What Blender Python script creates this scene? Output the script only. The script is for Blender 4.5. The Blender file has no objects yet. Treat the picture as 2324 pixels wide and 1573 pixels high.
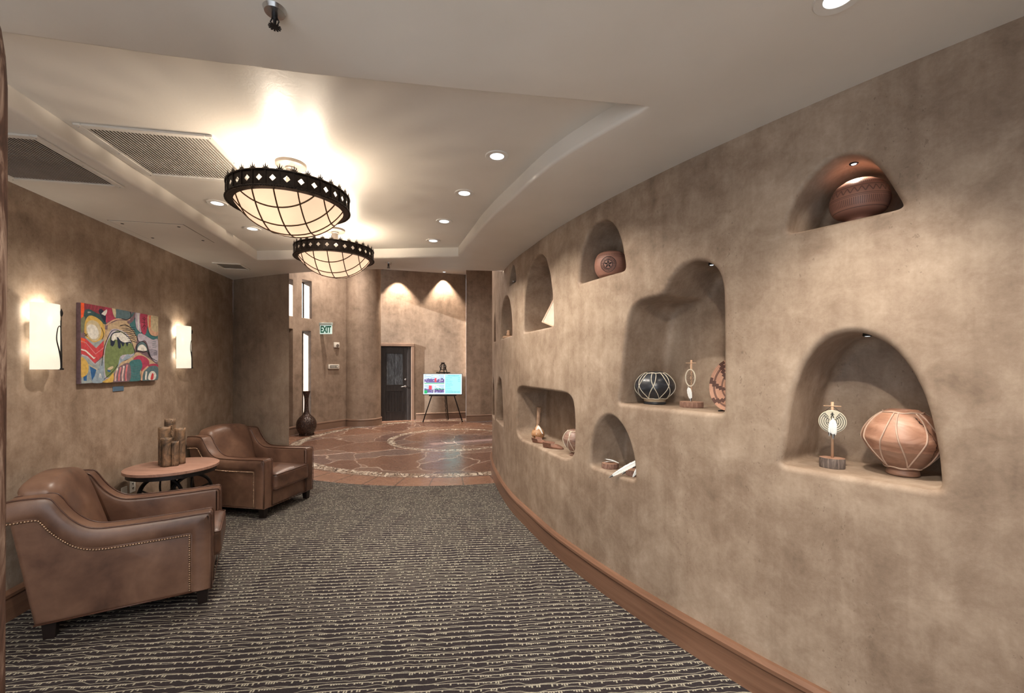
import bpy, bmesh, math, random
from mathutils import Vector, Matrix, noise
from mathutils.geometry import delaunay_2d_cdt
PI = math.pi
random.seed(7)
scene = bpy.context.scene
C = scene.collection
# ------------------------------------------------------------------ camera
F, CX, HOR, EYE = 968.0, 1162.0, 831.0, 1.58
cam = bpy.data.cameras.new('camera')
cam.sensor_width = 36; cam.lens = 36 * F / 2324
cam.shift_y = (HOR - 786.5) / 2324
cam.clip_start = 0.05
camo = bpy.data.objects.new('camera', cam); C.objects.link(camo)
camo.location = (0, 0, EYE); camo.rotation_euler = (PI / 2, 0, 0)
scene.camera = camo
# ------------------------------------------------------------------ world, exposure
w = bpy.data.worlds.new('world'); scene.world = w; w.use_nodes = True
w.node_tree.nodes['Background'].inputs[0].default_value = (0.86, 0.93, 1.0, 1)
w.node_tree.nodes['Background'].inputs[1].default_value = 1.65
scene.view_settings.view_transform = 'Standard'
scene.view_settings.look = 'None'
scene.view_settings.gamma = 1
scene.view_settings.exposure = 0.82
scene.cycles.max_bounces = 8
scene.cycles.diffuse_bounces = 5
scene.cycles.sample_clamp_indirect = 3.0
LP = dict(chand=16.0, down=44.0, sconce=2.4, niche=1.5, lobby=190.0, wash=270.0)
# low sun reaching the slit windows of the lobby
sun = bpy.data.lights.new('sun', 'SUN'); sun.energy = 16; sun.color = (1, .97, .92); sun.angle = math.radians(.6)
suno = bpy.data.objects.new('sun', sun); C.objects.link(suno)
suno.rotation_euler = Vector((.917, .40, -.287)).to_track_quat('-Z', 'Y').to_euler()
CEIL, TRAY, LOBBY = 2.73, 2.83, 4.36
# ------------------------------------------------------------------ helpers
def ray(px): return (px - CX) / F
def at(px, py, z):
    """point of the room at height z that the photograph shows at px, py"""
    Y = F * (z - EYE) / (HOR - py)
    return Vector((ray(px) * Y, Y, z))
def mesh_obj(name, bm, m=None, parent=None, smooth=False, recalc=True):
    if recalc: bmesh.ops.recalc_face_normals(bm, faces=bm.faces)
    me = bpy.data.meshes.new(name); bm.to_mesh(me); bm.free()
    if smooth:
        for p in me.polygons: p.use_smooth = True
    for mm in (m if isinstance(m, (list, tuple)) else [m]):
        if mm: me.materials.append(mm)
    o = bpy.data.objects.new(name, me); C.objects.link(o)
    if parent: o.parent = parent
    return o
def autosmooth(o, deg=40):
    me = o.data
    for p in me.polygons: p.use_smooth = True
    me.set_sharp_from_angle(angle=math.radians(deg))
    return o
def tag(o, label=None, cat=None, group=None, kind=None):
    if label: o['label'] = label
    if cat: o['category'] = cat
    if group: o['group'] = group
    if kind: o['kind'] = kind
    return o
def struct(o): o['kind'] = 'structure'; return o
def thing(name, label, cat, loc=(0, 0, 0), rz=0, group=None):
    o = bpy.data.objects.new(name, None); C.objects.link(o)
    o.empty_display_size = 0.05
    o.location = loc; o.rotation_euler = (0, 0, rz)
    return tag(o, label, cat, group)
def dup(o, parent=None):
    c = o.copy(); C.objects.link(c); c.parent = parent
    for ch in list(o.children): dup(ch, c)
    return c
def box(bm, x0, x1, y0, y1, z0, z1, bev=0, seg=2, M=None):
    r = bmesh.ops.create_cube(bm, size=1)
    vs = r['verts']
    for v in vs:
        v.co = Vector((x0 + (v.co.x + .5) * (x1 - x0), y0 + (v.co.y + .5) * (y1 - y0), z0 + (v.co.z + .5) * (z1 - z0)))
    if bev > 0:
        es = list({e for v in vs for e in v.link_edges})
        rr = bmesh.ops.bevel(bm, geom=es, offset=bev, segments=seg, affect='EDGES', profile=0.5)
        vs = list({v for f in rr['faces'] for v in f.verts} | {v for v in vs if v.is_valid})
    if M:
        for v in vs: v.co = M @ v.co
    return vs
def lathe(bm, prof, n=48, M=None, close=False):
    rings = []
    for r, z in prof:
        if r < 1e-5:
            rings.append([bm.verts.new((0, 0, z))])
        else:
            rings.append([bm.verts.new((r * math.cos(2 * PI * k / n), r * math.sin(2 * PI * k / n), z)) for k in range(n)])
    pairs = list(zip(rings[:-1], rings[1:]))
    if close: pairs.append((rings[-1], rings[0]))
    for a, b in pairs:
        for k in range(n):
            k2 = (k + 1) % n
            if len(a) == 1 and len(b) == 1: continue
            if len(a) == 1: bm.faces.new((a[0], b[k2], b[k]))
            elif len(b) == 1: bm.faces.new((a[k], a[k2], b[0]))
            else: bm.faces.new((a[k], a[k2], b[k2], b[k]))
    vs = [v for r in rings for v in r]
    if M:
        for v in vs: v.co = M @ v.co
    return vs
def tube(bm, path, rad, n=8, closed=False, flat=1.0):
    path = [Vector(p) for p in path]
    N = len(path)
    rads = rad if isinstance(rad, (list, tuple)) else [rad] * N
    rings = []; up = None
    for i, p in enumerate(path):
        if closed: t = path[(i + 1) % N] - path[i - 1]
        else: t = path[min(i + 1, N - 1)] - path[max(i - 1, 0)]
        if t.length < 1e-9: t = Vector((0, 0, 1))
        t.normalize()
        if up is None: up = t.orthogonal().normalized()
        up = (up - t * up.dot(t))
        if up.length < 1e-6: up = t.orthogonal()
        up.normalize(); s = t.cross(up)
        rings.append([bm.verts.new(p + (up * math.cos(2 * PI * k / n) * flat + s * math.sin(2 * PI * k / n)) * rads[i]) for k in range(n)])
    rng = range(N if closed else N - 1)
    for i in rng:
        a, b = rings[i], rings[(i + 1) % N]
        off = 0
        if closed and i == N - 1:
            off = min(range(n), key=lambda q: (a[0].co - b[q].co).length)
        for k in range(n):
            bm.faces.new((a[k], a[(k + 1) % n], b[(k + 1 + off) % n], b[(k + off) % n]))
    if not closed:
        bm.faces.new(rings[0][::-1]); bm.faces.new(rings[-1])
    return rings
def prism(bm, pts, a0, a1, axis='y', bev=0, seg=3):
    """closed 2D outline extruded between a0 and a1 along an axis"""
    def mk(p, a):
        if axis == 'y': return (p[0], a, p[1])
        if axis == 'z': return (p[0], p[1], a)
        return (a, p[0], p[1])
    A = [bm.verts.new(mk(p, a0)) for p in pts]; B = [bm.verts.new(mk(p, a1)) for p in pts]
    fs = [bm.faces.new(A), bm.faces.new(B[::-1])]
    n = len(pts)
    for i in range(n): fs.append(bm.faces.new((A[i], A[(i + 1) % n], B[(i + 1) % n], B[i])))
    bmesh.ops.recalc_face_normals(bm, faces=fs)
    if bev:
        caps = {fs[0], fs[1]}
        es = [e for f in caps for e in f.edges]
        bmesh.ops.bevel(bm, geom=list(set(es)), offset=bev, segments=seg, affect='EDGES', profile=0.5)
def rbox(bm, h, r, n=10, fn=None, M=None):
    """rounded, bulging cushion block, half sizes h"""
    t = bmesh.ops.create_cube(bm, size=2)
    vs = t['verts']
    es = list({e for v in vs for e in v.link_edges})
    rr = bmesh.ops.subdivide_edges(bm, edges=es, cuts=n, use_grid_fill=True)
    vs = list({v for v in bm.verts if v.is_valid and v.tag is False})
    out = []
    for v in vs:
        p = v.co.copy()
        # push samples to the edges
        q = Vector([math.copysign(abs(c) ** 0.8, c) * hh for c, hh in zip(p, h)])
        inn = Vector([max(-(hh - r), min(hh - r, c)) for c, hh in zip(q, h)])
        d = q - inn
        if d.length > 1e-9: d = d.normalized() * r
        c = inn + d
        if fn: c = fn(c, p)
        v.co = M @ c if M else c
        v.tag = True
    return vs
def catmull(pts, n=8, closed=False):
    P = [Vector(p) for p in pts]; out = []; N = len(P)
    for i in range(N if closed else N - 1):
        if closed: p0, p1, p2, p3 = P[i - 1], P[i], P[(i + 1) % N], P[(i + 2) % N]
        else: p0, p1, p2, p3 = P[max(i - 1, 0)], P[i], P[i + 1], P[min(i + 2, N - 1)]
        for k in range(n):
            t = k / n
            out.append(0.5 * ((2 * p1) + (p2 - p0) * t + (2 * p0 - 5 * p1 + 4 * p2 - p3) * t * t + (3 * p1 - p0 - 3 * p2 + p3) * t ** 3))
    if not closed: out.append(P[-1])
    return out
# ------------------------------------------------------------------ materials
class NT:
    def __init__(s, name):
        s.m = bpy.data.materials.new(name); s.m.use_nodes = True
        s.t = s.m.node_tree; s.b = s.t.nodes['Principled BSDF']; s._tc = None
    def n(s, typ, **kw):
        nd = s.t.nodes.new(typ)
        for k, v in kw.items(): setattr(nd, k, v)
        return nd
    def l(s, a, b): s.t.links.new(a, b)
    def put(s, sock, v):
        if isinstance(v, bpy.types.NodeSocket): s.l(v, sock)
        elif isinstance(v, (tuple, list)):
            sock.default_value = tuple(v) + ((1,) if len(v) == 3 and len(sock.default_value) == 4 else ())
        else: sock.default_value = v
    def obj(s):
        if not s._tc: s._tc = s.n('ShaderNodeTexCoord')
        return s._tc.outputs['Object']
    def map(s, sc=(1, 1, 1), rot=(0, 0, 0), loc=(0, 0, 0), v=None):
        m = s.n('ShaderNodeMapping'); s.l(v or s.obj(), m.inputs[0])
        m.inputs['Scale'].default_value = sc; m.inputs['Rotation'].default_value = rot; m.inputs['Location'].default_value = loc
        return m.outputs[0]
    def noise(s, scale, detail=4, rough=.55, v=None, dist=0):
        nd = s.n('ShaderNodeTexNoise'); s.l(v or s.obj(), nd.inputs['Vector'])
        nd.inputs['Scale'].default_value = scale; nd.inputs['Detail'].default_value = detail
        nd.inputs['Roughness'].default_value = rough; nd.inputs['Distortion'].default_value = dist
        return nd.outputs['Fac']
    def math(s, op, a, b=None, c=None, clamp=False):
        nd = s.n('ShaderNodeMath', operation=op); nd.use_clamp = clamp
        s.put(nd.inputs[0], a)
        if b is not None: s.put(nd.inputs[1], b)
        if c is not None: s.put(nd.inputs[2], c)
        return nd.outputs[0]
    def ramp(s, f, stops):
        r = s.n('ShaderNodeValToRGB'); s.l(f, r.inputs[0])
        e = r.color_ramp.elements
        while len(e) < len(stops): e.new(.5)
        for q, (p, c) in zip(e, stops):
            q.position = p; q.color = tuple(c) + (1,) if len(c) == 3 else c
        return r.outputs[0]
    def mix(s, f, a, b, mode='MIX'):
        m = s.n('ShaderNodeMix', data_type='RGBA', blend_type=mode)
        s.put(m.inputs[0], f); s.put(m.inputs[6], a); s.put(m.inputs[7], b)
        return m.outputs[2]
    def sep(s, v=None):
        x = s.n('ShaderNodeSeparateXYZ'); s.l(v or s.obj(), x.inputs[0]); return x.outputs
    def bump(s, h, st=.3, dist=.01):
        b = s.n('ShaderNodeBump'); s.l(h, b.inputs['Height'])
        b.inputs['Strength'].default_value = st; b.inputs['Distance'].default_value = dist
        s.l(b.outputs[0], s.b.inputs['Normal'])
    def fin(s, col, rough=.5, metal=0, spec=None, coat=None):
        s.put(s.b.inputs['Base Color'], col); s.put(s.b.inputs['Roughness'], rough)
        s.b.inputs['Metallic'].default_value = metal
        if spec is not None: s.b.inputs['Specular IOR Level'].default_value = spec
        if coat: s.b.inputs['Coat Weight'].default_value = coat; s.b.inputs['Coat Roughness'].default_value = .2
        return s.m
def simple(name, col, rough=.5, metal=0, var=.12, scale=8, bump=0, spec=None, emit=None):
    t = NT(name)
    c2 = tuple(min(1, c * (1 + var)) for c in col); c1 = tuple(c * (1 - var) for c in col)
    f = t.noise(scale, 4)
    cc = t.ramp(f, [(.3, c1), (.7, c2)])
    if bump: t.bump(f, bump, .004)
    m = t.fin(cc, rough, metal, spec)
    if emit:
        t.put(t.b.inputs['Emission Color'], emit[0]); t.b.inputs['Emission Strength'].default_value = emit[1]
    return m
def plaster(name, stops, seed=0):
    t = NT(name)
    v = t.map(loc=(seed, seed * 2, seed * 3))
    a = t.noise(1.3, 5, .6, v, .6); b = t.noise(6.5, 8, .66, v, .35); c = t.noise(60, 5, .7, v)
    vs = t.map(sc=(14, 14, 1.2), loc=(seed, 0, 0)); d = t.noise(1.0, 4, .6, vs, .4)
    s = t.math('ADD', t.math('MULTIPLY', a, .36), t.math('MULTIPLY', b, .38))
    s = t.math('ADD', s, t.math('MULTIPLY', c, .12)); s = t.math('ADD', s, t.math('MULTIPLY', d, .14))
    col = t.ramp(s, stops)
    # small pits pressed into the trowelled plaster
    pit = t.noise(38, 3, .6, t.map(sc=(1.6, 1.6, 1))); gate = t.noise(2.0, 2, .5, t.map(sc=(2.4, 2.4, .5), loc=(3, 1, 0)))
    pm = t.math('MULTIPLY', t.math('GREATER_THAN', pit, .66), t.math('GREATER_THAN', gate, .56))
    col = t.mix(t.math('MULTIPLY', pm, .35), col, (.10, .065, .045))
    h = t.math('ADD', t.math('MULTIPLY', b, .5), t.math('MULTIPLY', c, .12))
    h = t.math('SUBTRACT', h, t.math('MULTIPLY', pm, .25))
    t.bump(h, .30, .010)
    return t.fin(col, .62, 0, .35)
M_wall = plaster('tan_plaster', [(.36, (.165, .112, .077)), (.47, (.27, .195, .140)), (.56, (.365, .277, .207)), (.66, (.48, .378, .293))])
M_wall2 = plaster('umber_plaster', [(.36, (.155, .112, .082)), (.48, (.245, .182, .136)), (.58, (.315, .24, .182)), (.68, (.39, .31, .245))], 5)
def mk_ceiling():
    t = NT('painted_ceiling')
    a = t.noise(2.0, 4); b = t.noise(22, 6, .6, dist=1.0)
    col = t.ramp(a, [(.3, (.69, .64, .57)), (.7, (.75, .70, .63))])
    t.bump(b, .12, .006)
    return t.fin(col, .38, 0, .5)
M_ceil = mk_ceiling()
M_white = simple('white_painted_metal', (.70, .66, .60), .4, 0, .05)
M_stone = simple('stone_painted_metal', (.17, .145, .125), .45, 0, .1)
M_trimwhite = simple('ivory_plastic', (.72, .69, .62), .4, 0, .04)
def mk_carpet():
    t = NT('woven_carpet')
    R = math.radians(-5)
    v = t.map(rot=(0, 0, R))
    x, y, z = t.sep(v)
    n1 = t.noise(1.0, 2, .5, t.map(sc=(3.6, 2.2, 1), rot=(0, 0, R)))
    n2 = t.noise(1.0, 2, .5, t.map(sc=(5.0, 2.6, 1), rot=(0, 0, R), loc=(7, 3, 0)))
    per = .046
    ya = t.math('ADD', y, t.math('MULTIPLY', n1, .045))
    ra = t.math('DIVIDE', ya, per); fa = t.math('FRACT', ra); ia = t.math('FLOOR', ra)
    yb = t.math('ADD', y, t.math('MULTIPLY', n2, .105))
    fb = t.math('FRACT', t.math('ADD', t.math('DIVIDE', yb, per), .68))
    fine = t.noise(420, 2, .6)
    la = t.math('LESS_THAN', t.math('ABSOLUTE', t.math('SUBTRACT', fa, .9)), t.math('MULTIPLY', fine, .105))
    lb = t.math('LESS_THAN', t.math('ABSOLUTE', t.math('SUBTRACT', fb, .5)), t.math('MULTIPLY', fine, .095))
    # ticks hanging from every first line, grouped
    cw = .0125
    xc = t.math('DIVIDE', x, cw); xi = t.math('FLOOR', xc); xf = t.math('FRACT', xc)
    wn = t.n('ShaderNodeTexWhiteNoise', noise_dimensions='2D')
    cb = t.n('ShaderNodeCombineXYZ'); t.l(xi, cb.inputs[0]); t.l(ia, cb.inputs[1]); t.l(cb.outputs[0], wn.inputs['Vector'])
    rnd = wn.outputs['Value']
    depth = t.math('MULTIPLY', t.math('GREATER_THAN', rnd, .50), t.math('ADD', .12, t.math('MULTIPLY', t.math('SUBTRACT', rnd, .52), .62)))
    top = t.math('SUBTRACT', .92, depth)
    tk = t.math('MULTIPLY', t.math('GREATER_THAN', fa, top), t.math('LESS_THAN', fa, .92))
    tk = t.math('MULTIPLY', tk, t.math('LESS_THAN', t.math('ABSOLUTE', t.math('SUBTRACT', xf, .5)), .33))
    cream = t.math('MAXIMUM', t.math('MAXIMUM', la, t.math('MULTIPLY', lb, .7)), tk)
    stre = t.noise(1, 3, .7, t.map(sc=(420, 60, 1), rot=(0, 0, R)))
    big = t.noise(1.4, 3)
    dark = t.ramp(stre, [(.25, (.014, .010, .012)), (.55, (.038, .029, .031)), (.8, (.095, .080, .080))])
    dark = t.mix(t.math('MULTIPLY', big, .5), dark, (.03, .03, .036))
    col = t.mix(t.math('MULTIPLY', cream, .92), dark, t.ramp(fine, [(.2, (.29, .27, .215)), (.8, (.56, .53, .43))]))
    t.bump(t.math('ADD', t.math('MULTIPLY', cream, .6), t.math('MULTIPLY', stre, .6)), .6, .004)
    return t.fin(col, .95, 0, .15)
M_carpet = mk_carpet()
RC = (-1.27, 9.35)
def mk_flag():
    t = NT('flagstone_floor')
    x, y, z = t.sep()
    dx = t.math('SUBTRACT', x, RC[0]); dy = t.math('SUBTRACT', y, RC[1])
    r = t.math('SQRT', t.math('ADD', t.math('MULTIPLY', dx, dx), t.math('MULTIPLY', dy, dy)))
    ang = t.math('ARCTAN2', dy, dx)
    def vor(scale, feat, v=None):
        nd = t.n('ShaderNodeTexVoronoi', feature=feat); t.l(v or t.obj(), nd.inputs['Vector']); nd.inputs['Scale'].default_value = scale
        return nd
    wob = t.n('ShaderNodeVectorMath', operation='ADD')
    nn = t.n('ShaderNodeTexNoise'); nn.inputs['Scale'].default_value = 1.6; t.l(t.obj(), nn.inputs['Vector'])
    sc = t.n('ShaderNodeVectorMath', operation='SCALE'); t.l(nn.outputs['Color'], sc.inputs[0]); sc.inputs['Scale'].default_value = .5
    t.l(t.obj(), wob.inputs[0]); t.l(sc.outputs[0], wob.inputs[1])
    cell = vor(1.05, 'F1', wob.outputs[0]); edge = vor(1.05, 'DISTANCE_TO_EDGE', wob.outputs[0])
    cs = t.sep(cell.outputs['Color'])
    grain = t.noise(3.5, 9, .68, dist=.5)
    base = t.ramp(cs[0], [(0, (.125, .066, .050)), (.35, (.19, .102, .067)), (.55, (.115, .078, .075)), (.8, (.235, .135, .09)), (1, (.16, .115, .10))])
    base = t.mix(t.math('MULTIPLY', grain, .45), base, (.15, .09, .07))
    gl = t.math('LESS_THAN', edge.outputs['Distance'], .009)
    base = t.mix(gl, base, (.40, .31, .25))
    # threshold course of cut slabs
    ta = t.math('FRACT', t.math('MULTIPLY', ang, 8.2))
    tl = t.math('LESS_THAN', t.math('ABSOLUTE', t.math('SUBTRACT', ta, .5)), .025)
    thr = t.mix(tl, t.mix(t.noise(5, 7, .7), (.16, .085, .06), (.36, .20, .13)), (.12, .075, .055))
    base = t.mix(t.math('GREATER_THAN', r, 3.32), base, thr)
    # pebble rings
    peb = vor(16, 'F1'); pe = vor(16, 'DISTANCE_TO_EDGE')
    pc = t.ramp(t.sep(peb.outputs['Color'])[1], [(0, (.24, .17, .12)), (.45, (.46, .37, .29)), (1, (.80, .72, .60))])
    pc = t.mix(t.math('LESS_THAN', pe.outputs['Distance'], .07), pc, (.07, .045, .035))
    rw = t.math('ADD', r, t.math('MULTIPLY', t.noise(4, 2), .06))
    m1 = t.math('LESS_THAN', t.math('ABSOLUTE', t.math('SUBTRACT', rw, 3.21)), .10)
    m2 = t.math('LESS_THAN', t.math('ABSOLUTE', t.math('SUBTRACT', rw, 1.37)), .075)
    mm = t.math('MAXIMUM', m1, m2)
    col = t.mix(mm, base, pc)
    t.bump(t.math('SUBTRACT', t.math('MULTIPLY', grain, .7), t.math('MULTIPLY', gl, .25)), .2, .006)
    rough = t.math('ADD', .16, t.math('MULTIPLY', grain, .22))
    return t.fin(col, rough, 0, .6)
M_flag = mk_flag()
def wood(name, c1, c2, c3, sc=(2, 30, 30), rough=.4, bump=.1, scale=1.0, dist=2.0):
    t = NT(name)
    v = t.map(sc=sc)
    a = t.noise(scale, 6, .65, v, dist)
    t.bump(a, bump, .003)
    return t.fin(t.ramp(a, [(.3, c1), (.5, c2), (.7, c3)]), rough)
M_base = wood('baseboard_wood', (.16, .080, .048), (.21, .108, .066), (.26, .14, .09), (1.5, 1.5, 30), .32, .02, 1.0, .5)
M_base2 = simple('lobby_baseboard_paint', (.21, .135, .095), .4, 0, .12, 4)
M_post = wood('dark_grained_wood', (.022, .012, .009), (.085, .042, .028), (.34, .24, .18), (26, 26, 2.2), .5, .5, 1.2, 3.0)
M_door = wood('weathered_door_wood', (.008, .006, .006), (.018, .014, .013), (.045, .036, .034), (30, 30, 2), .42, .3, 1.0, 2.5)
M_doorpanel = wood('blue_reflection_door_panel', (.014, .012, .013), (.065, .075, .088), (.26, .31, .36), (24, 24, 1.6), .35, .5, 1.1, 3.0)  # pale blue streaks are reflected light painted into the panel colour
M_top = wood('table_top_wood', (.25, .135, .10), (.345, .195, .145), (.43, .26, .20), (3, 26, 10), .4, .08, 1.0, 1.5)
def mk_leather():
    t = NT('brown_leather')
    a = t.noise(3.2, 4, .55, dist=.6); b = t.noise(160, 3, .6); c = t.noise(14, 5, .6)
    s = t.math('ADD', t.math('MULTIPLY', a, .8), t.math('MULTIPLY', c, .2))
    col = t.ramp(s, [(.30, (.040, .024, .019)), (.44, (.115, .060, .041)), (.58, (.175, .095, .063)), (.75, (.25, .145, .10))])
    t.bump(t.math('ADD', t.math('MULTIPLY', b, .15), t.math('MULTIPLY', c, .6)), .18, .006)
    return t.fin(col, t.math('ADD', .27, t.math('MULTIPLY', a, .2)), 0, .55)
M_leather = mk_leather()
M_pipe = simple('leather_piping', (.085, .038, .024), .38, 0, .2, 20)
M_nail = simple('aged_brass', (.42, .29, .20), .36, .9, .2, 30)
M_foot = simple('black_stained_wood', (.012, .007, .006), .35, 0, .2)
M_iron = simple('dark_iron', (.022, .020, .021), .45, .6, .3, 30, .2)
M_bronze = simple('oiled_bronze', (.032, .024, .020), .42, .7, .35, 40, .2)
M_cane = simple('bronze_strap', (.10, .055, .022), .4, .6, .2)
M_chrome = simple('satin_chrome', (.6, .6, .6), .25, .95, .05)
def mk_glow(name, col, emit, es, trans=.6):
    t = NT(name)
    out = t.t.nodes['Material Output']
    tr = t.n('ShaderNodeBsdfTranslucent'); df = t.n('ShaderNodeBsdfPrincipled')
    nz = t.noise(5, 4, .6, dist=1.0)
    cc = t.ramp(nz, [(.3, tuple(c * .82 for c in col)), (.7, col)])
    t.l(cc, tr.inputs[0]); t.l(cc, df.inputs['Base Color']); df.inputs['Roughness'].default_value = .3
    mx = t.n('ShaderNodeMixShader'); mx.inputs[0].default_value = trans
    t.l(df.outputs[0], mx.inputs[1]); t.l(tr.outputs[0], mx.inputs[2])
    em = t.n('ShaderNodeEmission'); t.l(t.mix(nz, tuple(e * .9 for e in emit), emit), em.inputs[0]); em.inputs[1].default_value = es
    ad = t.n('ShaderNodeAddShader'); t.l(mx.outputs[0], ad.inputs[0]); t.l(em.outputs[0], ad.inputs[1])
    t.l(ad.outputs[0], out.inputs[0])
    return t.m
M_bowl = mk_glow('alabaster_glass', (.10, .069, .050), (1, .67, .47), .40, .6)
M_shade = mk_glow('parchment_glass', (.42, .39, .33), (1, .88, .70), .50, .5)
def emis(name, col, st):
    m = bpy.data.materials.new(name); m.use_nodes = True
    b = m.node_tree.nodes['Principled BSDF']; b.inputs['Base Color'].default_value = tuple(c * .8 for c in col) + (1,)
    b.inputs['Emission Color'].default_value = tuple(col) + (1,); b.inputs['Emission Strength'].default_value = st
    return m
M_lens = emis('lit_lamp_lens', (.86, .95, 1.0), 1.0)
M_reflector = simple('lamp_reflector', (.75, .78, .82), .12, .9, .05)
def flat(name, col, rough=.5):
    return simple(name, col, rough, 0, .08, 25)
# ------------------------------------------------------------------ plan curves and walls
class Plan:
    def __init__(s, pts, n=10, spline=True):
        s.p = catmull([Vector((a, b)) for a, b in pts], n) if spline else [Vector(q) for q in pts]
        s.s = [0]
        for a, b in zip(s.p, s.p[1:]): s.s.append(s.s[-1] + (b - a).length)
        s.L = s.s[-1]
    def ev(s, t):
        t = max(0, min(s.L - 1e-6, t))
        lo, hi = 0, len(s.s) - 1
        while hi - lo > 1:
            m = (lo + hi) // 2
            if s.s[m] <= t: lo = m
            else: hi = m
        return lo, (t - s.s[lo]) / (s.s[lo + 1] - s.s[lo])
    def P(s, t):
        i, f = s.ev(t); return s.p[i].lerp(s.p[i + 1], f)
    def T(s, t):
        a = s.P(max(0, t - .06)); b = s.P(min(s.L, t + .06)); return (b - a).normalized()
    def N(s, t):
        d = s.T(t); return Vector((d.y, -d.x))
    T0 = 0
    def hit(s, px):
        t0 = s.T0
        r = ray(px); best = None
        for i in range(len(s.p) - 1):
            if s.s[i] < t0: continue
            a = s.p[i].x - r * s.p[i].y; b = s.p[i + 1].x - r * s.p[i + 1].y
            if a * b <= 0 and a != b:
                f = a / (a - b); q = s.p[i].lerp(s.p[i + 1], f)
                if q.y > 0: return s.s[i] + f * (s.s[i + 1] - s.s[i]), q
        # nearest ray
        i = min(range(len(s.p)), key=lambda k: abs(s.p[k].x / max(.3, s.p[k].y) - r) if s.p[k].y > 0 else 9)
        return s.s[i], s.p[i]
    def img(s, px, py):
        t, q = s.hit(px)
        return Vector((t, EYE + (HOR - py) / F * q.y))
def densify(pts, d):
    out = []
    n = len(pts)
    for i in range(n):
        a, b = pts[i], pts[(i + 1) % n]
        k = max(1, int(math.ceil((b - a).length / d)))
        for j in range(k): out.append(a.lerp(b, j / k))
    return out
def smooth_loop(p, it, keep=()):
    for _ in range(it):
        p = [p[i] if i in keep else (p[i - 1] + p[i] * 2 + p[(i + 1) % len(p)]) / 4 for i in range(len(p))]
    return p
def area(p): return sum(p[i - 1].x * p[i].y - p[i].x * p[i - 1].y for i in range(len(p))) / 2
def offset(p, o):
    n = len(p); out = []
    for i in range(n):
        t = (p[(i + 1) % n] - p[i - 1]).normalized()
        out.append(p[i] + Vector((t.y, -t.x)) * o)      # loops run counter-clockwise, so this points outwards
    return out
def inside(q, poly):
    c = False; n = len(poly); j = n - 1
    for i in range(n):
        a, b = poly[i], poly[j]
        if (a.y > q.y) != (b.y > q.y) and q.x < (b.x - a.x) * (q.y - a.y) / (b.y - a.y) + a.x: c = not c
        j = i
    return c
def cdt_fill(outer, holes, grid=None):
    vs = []; es = []
    for lp in [outer] + holes:
        b = len(vs); n = len(lp); vs += [Vector((v.x, v.y)) for v in lp]
        es += [(b + i, b + (i + 1) % n) for i in range(n)]
    if grid:
        for q in grid:
            if inside(q, outer) and not any(inside(q, h) for h in holes): vs.append(q)
    V, E_, Fc, *_ = delaunay_2d_cdt(vs, es, [], 0, 1e-6)
    fs = []
    for f in Fc:
        c = sum((V[i] for i in f), Vector((0, 0))) / len(f)
        if inside(c, outer) and not any(inside(c, h) for h in holes): fs.append(f)
    return V, fs
def curved_wall(name, plan, z0, z1, holes, m, step=.09, out_sign=1):
    """vertical wall on a plan curve; holes = (outline in (s,z), depth, lip, fillet, closed)"""
    bm = bmesh.new()
    def pos(q, d):
        t = min(max(q.x, 0), plan.L)
        P = plan.P(t); N = plan.N(t) * out_sign
        return (P.x + N.x * d, P.y + N.y * d, q.y)
    loops = []
    for (pts, D, R, r2, closed, sm) in holes:
        p = densify(pts, .014)
        p = smooth_loop(p, sm)
        if area(p) < 0: p = p[::-1]
        loops.append((p, D, R, r2, closed))
    ns = max(2, int(plan.L / step)); nz = max(2, int((z1 - z0) / .12))
    outer = [Vector((plan.L * i / ns, z0)) for i in range(ns)] + [Vector((plan.L, z0 + (z1 - z0) * i / nz)) for i in range(nz)] \
        + [Vector((plan.L * (1 - i / ns), z1)) for i in range(ns)] + [Vector((0, z1 - (z1 - z0) * i / nz)) for i in range(nz)]
    grid = [Vector((plan.L * (i + .5 * (j % 2)) / ns, z0 + (z1 - z0) * j / nz)) for i in range(1, ns) for j in range(1, nz)]
    rims = [offset(p, R) for p, D, R, r2, c in loops]
    V, fs = cdt_fill(outer, rims, grid)
    bv = [bm.verts.new(pos(v, 0)) for v in V]
    for f in fs:
        try: bm.faces.new([bv[i] for i in f])
        except ValueError: pass
    for p, D, R, r2, closed in loops:
        prof = [(R, 0)] + [(R - R * math.sin(a), R - R * math.cos(a)) for a in [PI / 2 * k / 5 for k in range(1, 6)]]
        nst = 5
        prof += [(0, R + (D - r2 - R) * k / nst) for k in range(1, nst + 1)]
        if closed: prof += [(-r2 + r2 * math.cos(a), D - r2 + r2 * math.sin(a)) for a in [PI / 2 * k / 4 for k in range(1, 5)]]
        rings = []
        for o, d in prof:
            q = offset(p, o) if o else p
            rings.append([bm.verts.new(pos(v, d)) for v in q])
        n = len(p)
        for a, b in zip(rings, rings[1:]):
            for i in range(n): bm.faces.new((a[i], a[(i + 1) % n], b[(i + 1) % n], b[i]))
        if closed:
            q = offset(p, -r2)
            V, fs = cdt_fill(q, [], None)
            bb = [bm.verts.new(pos(v, D)) for v in V]
            for f in fs:
                try: bm.faces.new([bb[i] for i in f])
                except ValueError: pass
    bmesh.ops.remove_doubles(bm, verts=bm.verts, dist=.0006)
    o = mesh_obj(name, bm, m)
    autosmooth(o, 55)
    return struct(o)
def poly_px(plan, crop, ox, oy, sc): return [plan.img(ox + a / sc, oy + b / sc) for a, b in crop]
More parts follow.
